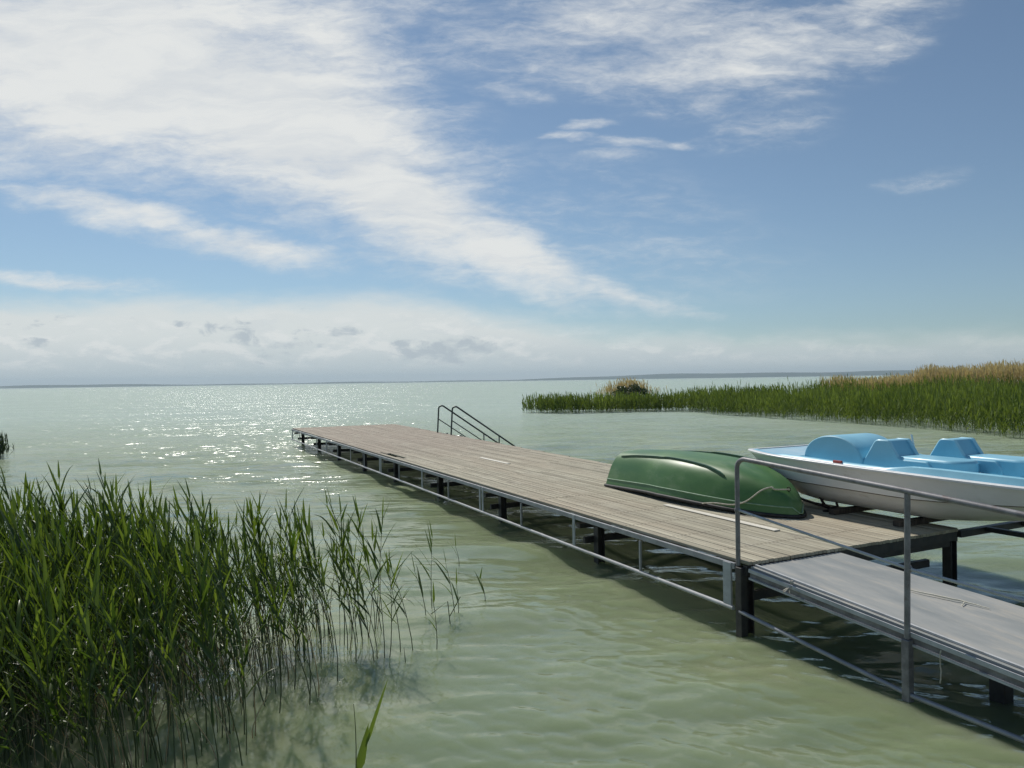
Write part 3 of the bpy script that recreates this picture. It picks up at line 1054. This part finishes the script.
ss = [2.45, 2.42, 2.36, 2.26, 2.12, 1.95, 1.75, 1.5, 1.2, .9, .6, .3, 0, -.3, -.6, -.85, -1.05, -1.25, -1.45, -1.6, -1.68, -1.7]
k = MB()
rows = [pb_sec(s) for s in ss]
k.grid(rows)
k.add(rows[0], [tuple(range(len(rows[0])))])
k.add(rows[-1], [tuple(range(len(rows[-1]) - 1, -1, -1))])
k.build('hull', M['hull_white'], pb, smooth=32)
for sgn in (-1, 1):                 # dark moulding seam half way up the side
    k = MB()
    k.tube([(sgn * (pb_half(s) * 0.874 + .002), s - .5, pb_bot(s) + (pb_rim(s) - pb_bot(s)) * 0.492) for s in ss[2:-1]], 0.006, 6)
    k.build('seam', M['timber'], pb, smooth=60)
# rim
loop = [(-pb_half(s), s - .5, pb_rim(s)) for s in ss] + [(pb_half(s), s - .5, pb_rim(s)) for s in ss[::-1]]
k = MB()
lp = [Vector(p) for p in loop]
rws = []
for i, p in enumerate(lp):
    a, b = lp[i - 1], lp[(i + 1) % len(lp)]
    d = (b - a).normalized()
    o_ = Vector((-d.y, d.x, 0))
    if o_.dot(Vector((p.x, (p.y + 0.1) * .4, 0))) < 0:
        o_ = -o_
    rws.append([p + o_ * 0.028 + Vector((0, 0, -0.014)), p + o_ * 0.03 + Vector((0, 0, 0.006)), p + o_ * 0.018 + Vector((0, 0, 0.016)), p - o_ * 0.03 + Vector((0, 0, 0.016)), p - o_ * 0.03 + Vector((0, 0, -0.014))])
rws.append(rws[0])
k.grid(rws)
k.build('rim', M['white_rim'], pb, smooth=45)


# blue moulded top: coaming wall, inner face, floor
def coam(s):
    return 0.03 + 0.055 * max(0, min(1, (0.25 - s) / 0.3)) - 0.06 * max(0, min(1, (-1.2 - s) / .4))


k = MB()
rws = []
for s in ss[1:-1]:
    h, r, c = pb_half(s) - 0.03, pb_rim(s) + 0.004, coam(s)
    near = 0.35 if s > 1.9 else 1.0
    fl = r - 0.05
    L_ = [(-h, s - .5, r), (-h + .025, s - .5, r + c * near * .9), (-h + .04, s - .5, r + c * near), (-h + .075, s - .5, r + c * near), (-h + .09, s - .5, r + c * near * .9), (-h + .13, s - .5, fl + .02), (-h + .16, s - .5, fl)]
    cr = max(c, 0.075 if s > 0.9 else 0)
    R_ = [(h - .16, s - .5, fl), (h - .13, s - .5, fl + .02), (h - .09, s - .5, r + cr * .9), (h - .075, s - .5, r + cr), (h - .04, s - .5, r + cr), (h - .025, s - .5, r + c * .9), (h, s - .5, r)]
    rws.append(L_ + R_)
k.grid(rws)
k.build('deck_moulding', M['blue'], pb, smooth=40)
# foredeck plate, paler
k = MB()
rws = []
for s in (2.37, 2.3, 2.2, 2.0, 1.8, 1.66):
    h = pb_half(s) - 0.10
    rws.append([(-h + 2 * h * j / 8, s - .5, pb_rim(s) + 0.012 - 0.02 * math.sin(math.pi * j / 8) * 0) for j in range(9)])
k.grid(rws)
k.grid([[(x, y, z - .03) for x, y, z in r] for r in rws])
k.grid([[rws[-1][j] for j in range(9)], [(x, y, z - .03) for x, y, z in rws[-1]]])
k.build('foredeck', M['pale_blue'], pb, smooth=30)


def wheel_housing(x0, x1):
    k = MB()
    n_ = 26
    prof = []
    for i in range(n_ + 1):
        a = math.pi * i / n_
        prof.append((1.20 - 0.5 + 0.43 * math.cos(a), 1.255 + 0.325 * max(0.0, math.sin(a)) ** 0.85))
    rws = []
    for (x, sc) in ((x0, 0.955), (x0 + 0.008, 0.985), (x0 + 0.03, 1.0), ((x0 + x1) / 2, 1.0), (x1 - 0.03, 1.0), (x1 - .008, .985), (x1, 0.955)):
        rws.append([(x, 0.7 + (y - 0.7) * sc, 1.255 + (z - 1.255) * sc) for (y, z) in prof])
    k.grid(rws)
    k.add(rws[0], [tuple(range(len(prof)))])
    k.add(rws[-1], [tuple(range(len(prof) - 1, -1, -1))])
    return k.build('wheel_housing', M['blue'], pb, smooth=38)


wheel_housing(-0.52, 0.16)


def seat(x0, x1, s_off):
    k = MB()
    prof = [(0.82, 1.21), (0.80, 1.27), (0.635, 1.535), (0.61, 1.555), (0.58, 1.562), (0.46, 1.562), (0.44, 1.552), (0.335, 1.385), (0.30, 1.365), (0.26, 1.36), (0.0, 1.36), (-.06, 1.30), (-.08, 1.21)]
    prof = [(s - 0.5 + s_off, z + 0.01) for s, z in prof]
    for (a, b) in ((x0, x0 + 0.045), (x1 - 0.045, x1)):          # side wings
        k.prism(prof, 1, 2, 0, a, b)
    mid = [(0.815, 1.215), (0.795, 1.27), (0.63, 1.53), (0.61, 1.551), (0.57, 1.558), (0.485, 1.553), (0.385, 1.40), (0.36, 1.33), (0.1, 1.33), (0.1, 1.215)]
    k.prism([(s - 0.5 + s_off, z + 0.01) for s, z in mid], 1, 2, 0, x0 + 0.03, x1 - 0.03)
    sb = k.build('backrest', M['blue'], pb, smooth=35, bevel=0.016)
    # rounded seat pan in front of the backrest
    k = MB()
    cx = (x0 + x1) / 2 + 0.03
    rad_ = 0.20
    plan = []
    for i in range(17):
        a = math.pi + math.pi * i / 16
        plan.append((cx + rad_ * math.cos(a), -0.18 - 0.5 + s_off + rad_ * math.sin(a)))
    plan += [(cx + rad_, 0.36 - .5 + s_off), (cx - rad_, 0.36 - .5 + s_off)]
    k.prism(plan, 0, 1, 2, 1.20, 1.398)
    k.build('seat', M['blue'], pb, smooth=35, bevel=0.03)


seat(-0.50, -0.12, 0.0)
seat(0.15, 0.52, -0.33)
# bench between, steering lever, cleat
k = MB()
k.box((0.02, -0.42, 1.27), (0.27, 0.5, 0.12))
k.build('footwell_cover', M['blue'], pb, bevel=0.02)
k = MB()
k.tube([(0.10, 0.02, 1.25), (0.09, 0.09, 1.60)], [0.012, 0.010], 8)
k.build('steering_lever', M['white_rim'], pb, smooth=60)
k = MB()
k.box((-0.75, 0.42, 1.30), (0.03, 0.12, 0.035))
k.build('cleat', M['red'], pb, bevel=.008)
for i, s in enumerate((1.1, 0.25)):
    k = MB()
    k.box((0, 0, 0.030), (1.3, 0.09, 0.06))
    b_ = k.build('timber_bearer', M['timber'], None, bevel=.006)
    b_.location = DW(3.15, s, DZ + .002)
    b_.rotation_euler = (0, 0, DROT)
    tag(b_, ['dark timber bearer under the pedal boat, nearer the rowing boat', 'dark timber bearer under the pedal boat, nearer the jetty corner'][i], 'timber', 'bearers under the pedal boat')

# ------------------------------------------------------------------ loose things on the decks
an = tag(empty('anchor', DW(2.62, 1.36, DZ), DROT), 'rusty dark iron anchor lying between the green boat and the white hull', 'anchor')
k = MB()
k.tube([(0.12, -0.04, 0.02), (-0.04, 0.22, 0.10), (-0.18, 0.50, 0.22)], 0.017, 8)
k.build('shank', M['rust'], an, smooth=60)
for (p0, p1, p2) in (((0.12, -0.04, 0.02), (0.06, 0.0, 0.06), (0.03, 0.10, 0.24)), ((0.12, -0.04, 0.02), (0.17, -0.10, 0.05), (0.15, -0.08, 0.17)), ((0.12, -.04, .02), (0.0, -0.12, 0.012), (-0.07, -0.09, 0.014))):
    k = MB()
    k.tube([p0, p1, p2], [0.017, 0.020, 0.010], 7)
    k.build('fluke', M['rust'], an, smooth=60)
k = MB()
k.tube([(-0.18 + 0.03 * math.cos(a), 0.52 + .02 * math.sin(a), 0.22 + 0.035 * math.sin(a)) for a in [2 * math.pi * i / 12 for i in range(13)]], 0.008, 6)
k.build('ring', M['rust'], an, smooth=60)


def gp(t, s, dz=0.0):
    return DW(t, s, gz_(s) + dz)


def wob(a, b, n, amp, r_):
    out = []
    for i in range(n + 1):
        u = i / n
        p = a.lerp(b, u)
        out.append(p + Vector((r_.uniform(-amp, amp), r_.uniform(-amp, amp), 0)))
    return out


k = MB()
k.tube(wob(gp(.77, -1.14, .014), gp(.92, -1.46, .014), 9, .006, rnd) + wob(gp(.93, -1.50, .014), gp(.98, -1.66, .012), 6, .012, rnd), [0.004, .005, .006, .006, .007, .007, .008, .008, .007, .007, .006, .006, .005, .005, .004, .004, .003], 7)
k.tube(wob(gp(.93, -1.50, .014), gp(.85, -1.53, .010), 5, .006, rnd), .004, 6)
tag(k.build('rope', M['straw'], None, smooth=60), 'short bleached frayed rope lying on the grey gangway', 'rope')
k = MB()
base_ = gp(gl_(-.62) - .03, -.62, -.02)
for i in range(7):
    k.tube(wob(base_, base_ + Vector((rnd.uniform(-.09, .05), rnd.uniform(-.08, .03), rnd.uniform(-.05, .012))), 4, .006, rnd), .005, 5)
k.tube(wob(base_ + Vector((0, 0, .03)), base_ + Vector((.02, .01, .035)), 3, .004, rnd), .012, 6)
tag(k.build('rope', M['rope'], None, smooth=60), 'frayed rope knot tied on the left edge of the gangway near the jetty', 'rope')
k = MB()
b0 = gp(gl_(-1.9) - .045, -1.9, -.05)
k.tube([b0 + Vector((rnd.uniform(-.006, .006), rnd.uniform(-.006, .006), -.028 * i)) for i in range(9)], .0045, 6)
tag(k.build('cord', M['rope'], None, smooth=60), 'thin cord hanging from the gangway edge down towards the water', 'cord')
k = MB()
st0 = DW(3.2, -2.0, 0)
k.tube([st0 + Vector((-.05, .55, -.12)), st0 + Vector((0.05, .22, .13)), st0 + Vector((.16, -.1, .36))], .010, 7)
tag(k.build('stick', M['straw'], None, smooth=60), 'thin pale stick poking out of the dark water right of the gangway', 'stick')

# ------------------------------------------------------------------ reeds
NSEG = 6


def leaf_strip(base, direc, side, length, width, droop, rg, fold=0.0):
    """a folded lance-shaped blade: arrays of rows of three points"""
    pts = []
    p = np.array(base, float)
    d = np.array(direc, float)
    d /= np.linalg.norm(d)
    sd_ = np.array(side, float)
    for i in range(NSEG + 1):
        u = i / NSEG
        wd = width * (min(1.0, u * 5 + 0.25)) * (1 - u ** 1.8) ** 0.9
        nrm = np.cross(d, sd_)
        pts.append((p - sd_ * wd / 2 + nrm * wd * 0.18, p.copy(), p + sd_ * wd / 2 + nrm * wd * 0.18))
        d = d + np.array([0, 0, -droop]) * (0.4 + u) / NSEG
        if i >= NSEG * fold > 0:
            d = d + np.array([0, 0, -1.6]) / NSEG
        d /= np.linalg.norm(d)
        p = p + d * length / NSEG
    V = np.array(pts).reshape(-1, 3)
    F = []
    for i in range(NSEG):
        a = i * 3
        F += [(a, a + 3, a + 4, a + 1), (a + 1, a + 4, a + 5, a + 2)]
    return V, np.array(F)


def reed_parts(rg, h, nleaf, short=False):
    """stem and leaves of one reed with its foot at the origin; wind pushes towards -x"""
    lean = np.array([rg.normal(-0.13, 0.06), rg.normal(0, 0.05)])
    n = 7
    sv = []
    path = []
    for i in range(n + 1):
        u = i / n
        path.append(np.array([lean[0] * u * u * h + lean[0] * .5 * u * h, lean[1] * u * u * h + lean[1] * .5 * u * h, -0.5 * (1 - u) * (i == 0) + u * h]))
    path[0][2] = -0.45
    for i, p in enumerate(path):
        r_ = 0.0044 * (1 - 0.65 * i / n)
        for kk in range(5):
            a = 2 * math.pi * kk / 5
            sv.append(p + np.array([r_ * math.cos(a), r_ * math.sin(a), 0]))
    sf_ = []
    for i in range(n):
        for kk in range(5):
            sf_.append((i * 5 + kk, i * 5 + (kk + 1) % 5, (i + 1) * 5 + (kk + 1) % 5, (i + 1) * 5 + kk))
    stem = (np.array(sv), np.array(sf_))
    leaves = []
    for j in range(nleaf):
        u = 0.36 + 0.64 * (j / max(1, nleaf - 1)) ** 0.85 if not short else .35 + .65 * j / max(1, nleaf - 1)
        u = min(1, max(.1, u + rg.normal(0, .02)))
        fi = u * n
        i0 = min(n - 1, int(fi))
        p = path[i0] + (path[i0 + 1] - path[i0]) * (fi - i0)
        az_ = (math.pi if rg.random() < 0.74 else 0) + rg.normal(0, 0.8)
        spread = (0.80 - 0.46 * u) * rg.uniform(.6, 1.4)
        if j == nleaf - 1:
            spread = 0.10
        d = np.array([math.cos(az_) * math.sin(spread), math.sin(az_) * math.sin(spread), math.cos(spread)])
        side = np.array([-math.sin(az_ + rg.normal(0, .5)), math.cos(az_), 0.0])
        side = side - d * side.dot(d)
        side /= np.linalg.norm(side)
        ln = (0.20 + 0.15 * math.sin(math.pi * min(1, u * .95))) * rg.uniform(.75, 1.2)
        if j == nleaf - 1:
            ln *= 0.75
        fold = rg.uniform(.35, .7) if (rg.random() < 0.28 and u < .9) else 0
        leaves.append(leaf_strip(p, d, side, ln, rg.uniform(0.015, 0.027), rg.uniform(.2, 1.5) * (1.3 - u), rg, fold))
    return stem, leaves


rg = np.random.default_rng(3)
PROTO = []
for i in range(16):
    h = 0.93 + 0.30 * rg.random()
    PROTO.append((h,) + reed_parts(rg, h, int(rg.integers(8, 11))))
PROTO_S = []
for i in range(6):
    h = 0.85 + 0.15 * rg.random()
    PROTO_S.append((h,) + reed_parts(rg, h, int(rg.integers(5, 8)), True))


def reed_object(stem, leaves, rgx):
    root = empty('reed')
    np_mesh('stem', stem[0], stem[1], M['reed_stem'], np.full(len(stem[0]), rgx.random()), root)
    for V, F in leaves:
        lf = np_mesh('leaf', V, F, M['reed_leaf'], np.full(len(V), rgx.random()), root)
        lf.data.polygons.foreach_set('use_smooth', [True] * len(lf.data.polygons))
    return root


def copy_tree(src):
    r = src.copy()
    COL.objects.link(r)
    for ch in src.children:
        c = ch.copy()
        COL.objects.link(c)
        c.parent = r
    return r


# where the foreground clump stands
def in_clump(x, y):
    right = -1.28 - 0.16 * (6.6 - y) + 0.10 * math.sin(y * 5.0)
    back = 6.85 + 0.10 * math.sin(x * 3.0) + 0.10 * (-(x + 1.2))
    front = 4.35 + 0.15 * math.sin(x * 4.0) - 0.75 * max(0.0, min(1.0, (-2.0 - x) / 0.5))
    return x < right and front < y < back and x > -0.74 * y - 0.6


spots = []
tries = 0
while len(spots) < 1250 and tries < 90000:
    tries += 1
    x, y = rnd.uniform(-6.6, -1.0), rnd.uniform(2.9, 7.4)
    if not in_clump(x, y):
        continue
    edge = (-1.28 - 0.16 * (6.6 - y)) - x
    if rnd.random() > 0.16 + 0.84 * min(1, edge / 2.0):
        continue
    if math.hypot(x, y) < 3.0:
        continue
    spots.append((x, y))
spots.sort(key=lambda p: math.hypot(*p))
near, rest = spots[:262], spots[262:]

protos = [reed_object(st_, lv, rg) for (h, st_, lv) in PROTO]
used = set()
for i, (x, y) in enumerate(near):
    k = i % len(protos)
    if k in used:
        o = copy_tree(protos[k])
    else:
        o = protos[k]
        used.add(k)
    sc = rnd.uniform(.68, 1.16)
    o.location = (x, y, 0)
    o.rotation_euler = (rnd.gauss(0, .06), rnd.gauss(-.03, .08), rnd.gauss(0, .5))
    o.scale = (sc, sc, sc)
    tag(o, 'tall green reed stalk in the dense clump filling the lower left foreground', 'reed', 'reeds of the left foreground clump')

# the rest of the clump as one mass
SV, SF, STn, LV, LF, LT = [], [], [], [], [], []
so = lo = 0
for i, (x, y) in enumerate(rest):
    h, st_, lv = PROTO[rnd.randrange(len(PROTO))]
    a = rnd.gauss(0, .6)
    sc = rnd.uniform(.60, 1.14) * (1.0 + 0.07 * (x < -3.2))
    rm = np.array([[math.cos(a), -math.sin(a), 0], [math.sin(a), math.cos(a), 0], [0, 0, 1]]) * sc
    off = np.array([x, y, 0])
    shx, shy = rnd.gauss(-.03, .08), rnd.gauss(0, .06)
    sh_ = np.array([[1, 0, shx], [0, 1, shy], [0, 0, 1]])
    mm = sh_ @ rm
    SV.append(st_[0] @ mm.T + off)
    SF.append(st_[1] + so)
    so += len(st_[0])
    STn.append(np.full(len(st_[0]), rnd.random()))
    for V, F in lv:
        LV.append(V @ mm.T + off)
        LF.append(F + lo)
        lo += len(V)
        LT.append(np.full(len(V), rnd.random()))
bed = tag(empty('reed_bed', (-3.2, 5.6, 0)), 'dense mass of green reeds standing deeper in the left foreground clump', 'reeds', kind='stuff')
for nm, V, F, T_, m_ in (('stems', SV, SF, STn, M['reed_stem']), ('foliage', LV, LF, LT, M['reed_leaf'])):
    o = np_mesh(nm, np.vstack(V) - np.array([-3.2, 5.6, 0]), np.vstack(F), m_, np.concatenate(T_), bed)
    o['kind'] = 'stuff'

# old dry stalks standing among them
DV, DF, DT = [], [], []
do = 0
for i in range(520):
    x, y = rnd.choice(spots)
    x += rnd.uniform(-.1, .1)
    y += rnd.uniform(-.1, .1)
    h = rnd.uniform(.35, 1.1)
    st_ = PROTO[i % 16][1]
    a = rnd.gauss(0, 1.2)
    rm = np.array([[math.cos(a), -math.sin(a), 0], [math.sin(a), math.cos(a), 0], [0, 0, h / 1.4]])
    sh_ = np.array([[1, 0, rnd.gauss(0, .16)], [0, 1, rnd.gauss(0, .12)], [0, 0, 1]])
    DV.append(st_[0] @ (sh_ @ rm).T + np.array([x, y, 0]))
    DF.append(st_[1] + do)
    do += len(st_[0])
    DT.append(np.full(len(st_[0]), rnd.random() * .5))
o = np_mesh('dry_stalks', np.vstack(DV), np.vstack(DF), M['dry_reed'], np.concatenate(DT))
tag(o, 'old broken brown stalks between the green reeds at the left', 'stalks', kind='stuff')

# sparse reeds out in the open water right of the clump (foot x, y, lean dx, height, label)
SPARSE = [
    (-1.16, 6.08, -.08, .81, 'short reed leaning left, first in the loose row right of the clump'),
    (-1.14, 6.13, -.04, .96, 'slender reed close behind the leaning first one right of the clump'),
    (-1.09, 6.15, -.04, 1.11, 'tallest reed of the loose row in open water right of the clump'),
    (-1.05, 6.17, .06, .95, 'reed tilting right with a broad top leaf in the loose row'),
    (-.98, 6.30, -.05, .79, 'leafy reed standing between the tilting reed and the two stubs'),
    (-.88, 6.34, -.10, .81, 'leaning reed with drooping leaf at the right end of the loose row'),
    (-.68, 6.38, 0, .45, 'short stub of reed alone in front of the outermost pair'),
    (-.88, 7.29, -.06, .54, 'thin low reed behind the loose row, left of the tall lone one'),
    (-.85, 7.51, -.08, .84, 'tall lone reed with one feathery top standing behind the loose row'),
    (-.60, 7.31, -.06, .58, 'left reed of the outermost pair, tilting left'),
    (-.56, 7.28, .02, .34, 'right reed of the outermost pair, short and upright'),
    (-.69, 9.21, 0, .29, 'tiny distant reed tip rising beyond the outermost pair'),
    (-.31, 7.69, .01, .27, 'rightmost stub of reed standing by itself in open water'),
    (-.91, 6.07, -.01, .12, 'very low broken stub at the foot of the loose row'),
    (-1.37, 5.72, 0, 1.41, 'tallest reed at the right edge of the dense clump'),
    (-.89, 3.99, .07, .70, 'young shoot with one broad leaf at the bottom edge, nearest the camera'),
    (-1.66, 6.62, -.07, 1.21, 'reed at the rear right corner of the clump, bending left'),
    (-1.64, 6.26, -.03, 1.23, 'straight reed just inside the right edge of the clump'),
    (-1.44, 6.37, -.03, 1.12, 'leafy reed behind the tallest one at the clump edge'),
    (-1.30, 6.05, -.02, 1.02, 'reed between the clump edge and the loose row'),
]
for i, (x, y, dx, h, lab) in enumerate(SPARSE):
    rgi = np.random.default_rng(100 + i)
    nl = 0 if h < .2 else (2 if h < .4 else (4 if h < .7 else (6 if h < .9 else 8)))
    st_, lv = reed_parts(rgi, h * .86 if nl else h, max(nl, 1), True)
    if i == 15:
        lv = [leaf_strip((0, 0, .20), (.06, .1, 1), (1, .2, 0), .26, .05, .0, rgi), leaf_strip((0.02, 0, .34), (.18, 0, 1), (.9, .4, 0), .40, .026, .05, rgi), leaf_strip((0, 0, .05), (-.1, .1, 1), (1, .2, 0), .2, .025, .2, rgi)]
    o = reed_object(st_, lv if nl else [], rgi)
    o.location = (x, y, 0)
    o.rotation_euler = (0, math.atan2(dx, h) + .05, 0)
    tag(o, lab, 'reed', 'scattered reeds in open water right of the clump')
# one bent broken stalk
k = MB()
k.tube([(-.60, 7.0, -.2), (-.64, 7.0, .22), (-.80, 7.0, .10)], .005, 6)
k.tube([(-.62, 7.0, .08), (-.52, 7.0, .26)], .004, 5)
tag(k.build('reed_stalk', M['reed_stem'], None, smooth=60), 'snapped dark reed stalk folded over in front of the outermost pair', 'reed')


# ------------------------------------------------------------------ reed bank on the right (mass)
def mass(name, pos, hts, nleaf, lw, ll, mat_leaf, rgx, stem_w=0.012, spread=0.55, base=0.25, leafsegs=2, plume=0.0):
    N = len(pos)
    Vs, Qs, Ts = [], [], []
    off = 0
    lean = rgx.normal(-.04, .07, (N, 2))
    # stems: crossed thin quads
    for a0 in (rgx.random(N) * np.pi,):
        dx, dy = np.cos(a0) * stem_w / 2, np.sin(a0) * stem_w / 2
        b0 = np.stack([pos[:, 0] - dx, pos[:, 1] - dy, np.full(N, -.15)], -1)
        b1 = np.stack([pos[:, 0] + dx, pos[:, 1] + dy, np.full(N, -.15)], -1)
        tx, ty = pos[:, 0] + lean[:, 0] * hts, pos[:, 1] + lean[:, 1] * hts
        t1 = np.stack([tx + dx * .4, ty + dy * .4, hts], -1)
        t0 = np.stack([tx - dx * .4, ty - dy * .4, hts], -1)
        V = np.stack([b0, b1, t1, t0], 1).reshape(-1, 3)
        Q = np.arange(4 * N).reshape(-1, 4)
        Vs.append(V)
        Qs.append(Q + off)
        off += len(V)
        Ts.append(np.repeat(rgx.random(N) * .5, 4))
    for j in range(nleaf):
        u = base + (1 - base) * (j + rgx.random(N)) / nleaf
        u = np.minimum(u, 1)
        p = np.stack([pos[:, 0] + lean[:, 0] * hts * u, pos[:, 1] + lean[:, 1] * hts * u, hts * u], -1)
        az_ = rgx.random(N) * 2 * np.pi
        sp_ = np.clip((spread * (1.25 - u)) * rgx.uniform(.5, 1.5, N), .05, 1.3)
        d = np.stack([np.cos(az_) * np.sin(sp_) - .08, np.sin(az_) * np.sin(sp_), np.cos(sp_)], -1)
        tw = az_ + np.pi / 2 + rgx.normal(0, .5, N)
        side = np.stack([np.cos(tw), np.sin(tw), np.zeros(N)], -1)
        L = ll * rgx.uniform(.6, 1.25, N)[:, None]
        W = lw * rgx.uniform(.7, 1.3, N)[:, None]
        droop = rgx.uniform(.0, .55, N)[:, None] * np.array([0, 0, 1.0])
        m1 = p + d * L * .5
        m2 = p + d * L - droop * L * .6
        rows = [(p, W * .5), (m1, W), (m2, W * .08)]
        V = np.stack([r for c, ww in rows for r in (c - side * ww / 2, c + side * ww / 2)], 1).reshape(-1, 3)
        i6 = np.arange(N)[:, None] * 6
        Q = np.concatenate([i6 + np.array([[0, 1, 3, 2]]), i6 + np.array([[2, 3, 5, 4]])], 0)
        Vs.append(V)
        Qs.append(Q + off)
        off += len(V)
        Ts.append(np.repeat(np.clip(0.25 + 0.5 * rgx.random(N) + 0.22 * lumps(pos, .55, 1.7), 0, 1), 6))
    return np.vstack(Vs), np.vstack(Qs), np.concatenate(Ts)


def poly_points(poly, n, rgx):
    poly = np.array(poly, float)
    lo_, hi_ = poly.min(0), poly.max(0)
    out = np.zeros((0, 2))
    while len(out) < n:
        c = rgx.uniform(lo_, hi_, (n * 2, 2))
        inside = np.zeros(len(c), bool)
        j = len(poly) - 1
        for i in range(len(poly)):
            xi, yi = poly[i]
            xj, yj = poly[j]
            cond = ((yi > c[:, 1]) != (yj > c[:, 1])) & (c[:, 0] < (xj - xi) * (c[:, 1] - yi) / (yj - yi + 1e-12) + xi)
            inside ^= cond
            j = i
        out = np.vstack([out, c[inside]])
    return out[:n]


rgb = np.random.default_rng(77)


def lumps(p, s=0.35, seed=0.0):
    return (np.sin(p[:, 0] * s * 1.7 + seed) * np.sin(p[:, 1] * s * 1.3 + 1.1 + seed) + .6 * np.sin(p[:, 0] * s * 4.1 + 2 + seed) * np.sin(p[:, 1] * s * 3.7 + seed))


bank = tag(empty('reed_bank', (18, 42, 0)), 'broad green reed bank across the water on the right', 'reeds', kind='stuff')
BO = np.array([18, 42, 0.0])
# spit to the left
ps = poly_points([(0.6, 52.6), (3.2, 50.4), (8.8, 51.2), (18, 49), (20, 54), (8.5, 55), (3, 54.5), (1.2, 54)], 2500, rgb)
hs = (.98 + .26 * np.clip((ps[:, 0] - 10) / 3, 0, 1) + .12 * lumps(ps, .8)) * rgb.uniform(.6, 1.18, len(ps))
V1, Q1, T1 = mass('a', ps, hs, 6, .05, .42, None, rgb, .014, .5, .12)
# main bed
pm = poly_points([(11.8, 51.2), (12.5, 45.6), (14.1, 41.2), (16.2, 35), (17.4, 30.5), (17.5, 25), (19.5, 20), (36, 19), (72, 54), (44, 55), (30, 56), (19, 54)], 24000, rgb)
# ragged front
hm = (1.26 + .26 * lumps(pm, .45) + .12 * lumps(pm, 1.3, 2.0) + .010 * (pm[:, 0] - 12) + .25 * np.clip((pm[:, 0] - 17.5) / 4, 0, 1)) * rgb.uniform(.66, 1.14, len(pm))
V2, Q2, T2 = mass('b', pm, hm, 7, .042, .40, None, rgb, .012, .6, .10)
Vb = np.vstack([V1, V2]) - BO
Qb = np.vstack([Q1, Q2 + len(V1)])
o = np_mesh('foliage', Vb, Qb, M['bank_leaf'], np.concatenate([T1, T2]), bank)
o['kind'] = 'stuff'
# rear: old tall reeds with straw coloured plumes
pd = poly_points([(21.5, 49), (22.5, 46.5), (28, 46.5), (40, 50), (62, 52), (66, 58), (44, 56), (30, 56), (22, 53)], 8600, rgb)
hd_ = (1.98 + .16 * lumps(pd, .6) + .62 * np.clip((pd[:, 0] / pd[:, 1] - .535) / .03, 0, 1) + .12 * np.clip((pd[:, 0] / pd[:, 1] - .63) / .02, 0, 1)) * rgb.uniform(.82, 1.06, len(pd))
V3, Q3, T3 = mass('c', pd, hd_, 5, .045, .34, None, rgb, .016, .28, .72)
o = np_mesh('dry_reed_bank', V3 - BO, Q3, M['dry_reed'], T3)
o.location = BO
tag(o, 'tall straw coloured old reeds rising behind the green bank at the right', 'reeds', kind='stuff')

# tuft island in the spit: a dark bush with dry stalks round it
bs = tag(empty('bush', (9.3, 58, 0)), 'small dark green bush ringed by dry stalks behind the low reed spit', 'bush')
N = 2600
u_ = rgb.normal(0, 1, (N, 3))
u_ /= np.linalg.norm(u_, axis=1)[:, None]
rr_ = rgb.uniform(.45, 1.0, N) ** .6
cen = u_ * rr_[:, None] * np.array([1.45, 1.1, .85]) * (1 + .18 * np.sin(u_[:, :1] * 7) * np.cos(u_[:, 2:3] * 6 + 1)) + np.array([0, 0, 1.0])
cen = cen[cen[:, 2] > .15]
N = len(cen)
d1 = rgb.normal(0, 1, (N, 3))
d1 /= np.linalg.norm(d1, axis=1)[:, None]
d2 = np.cross(d1, rgb.normal(0, 1, (N, 3)))
d2 /= np.linalg.norm(d2, axis=1)[:, None]
Vq = np.stack([cen - d1 * .10, cen + d2 * .04, cen + d1 * .10, cen - d2 * .04], 1).reshape(-1, 3)
np_mesh('foliage', Vq, np.arange(4 * N).reshape(-1, 4), M['bush_leaf'], np.repeat(rgb.random(N), 4), bs)
k = MB()
for i in range(7):
    a = i * .9
    k.tube([(0, 0, -.2), (.25 * math.cos(a), .2 * math.sin(a), .6), (.8 * math.cos(a), .6 * math.sin(a), 1.25)], [.04, .03, .012], 6)
k.build('branches', M['timber'], bs)
pt = np.stack([rgb.normal(0, 1.05, 420), rgb.normal(1.3, .5, 420)], -1)
ht = (2.25 - .22 * np.abs(pt[:, 0])) * rgb.uniform(.72, 1.06, 420)
V4, Q4, T4 = mass('d', pt, ht, 4, .05, .34, None, rgb, .016, .3, .6)
o = np_mesh('dry_stalks', V4, Q4, M['dry_reed'], T4, bs)
o['kind'] = 'stuff'

# little clump just inside the left edge, far out
pt = np.stack([rgb.normal(0, .16, 130), rgb.normal(0, .16, 130)], -1)
ht = .72 * rgb.uniform(.6, 1.05, 130)
V5, Q5, T5 = mass('e', pt, ht, 5, .03, .26, None, rgb, .010, .5, .15)
o = np_mesh('reed_clump', V5, Q5, M['bush_leaf'], T5)
o.location = (-16.95, 24.3, 0)
tag(o, 'small dark reed clump standing far out at the left edge of the picture', 'reeds', kind='stuff')
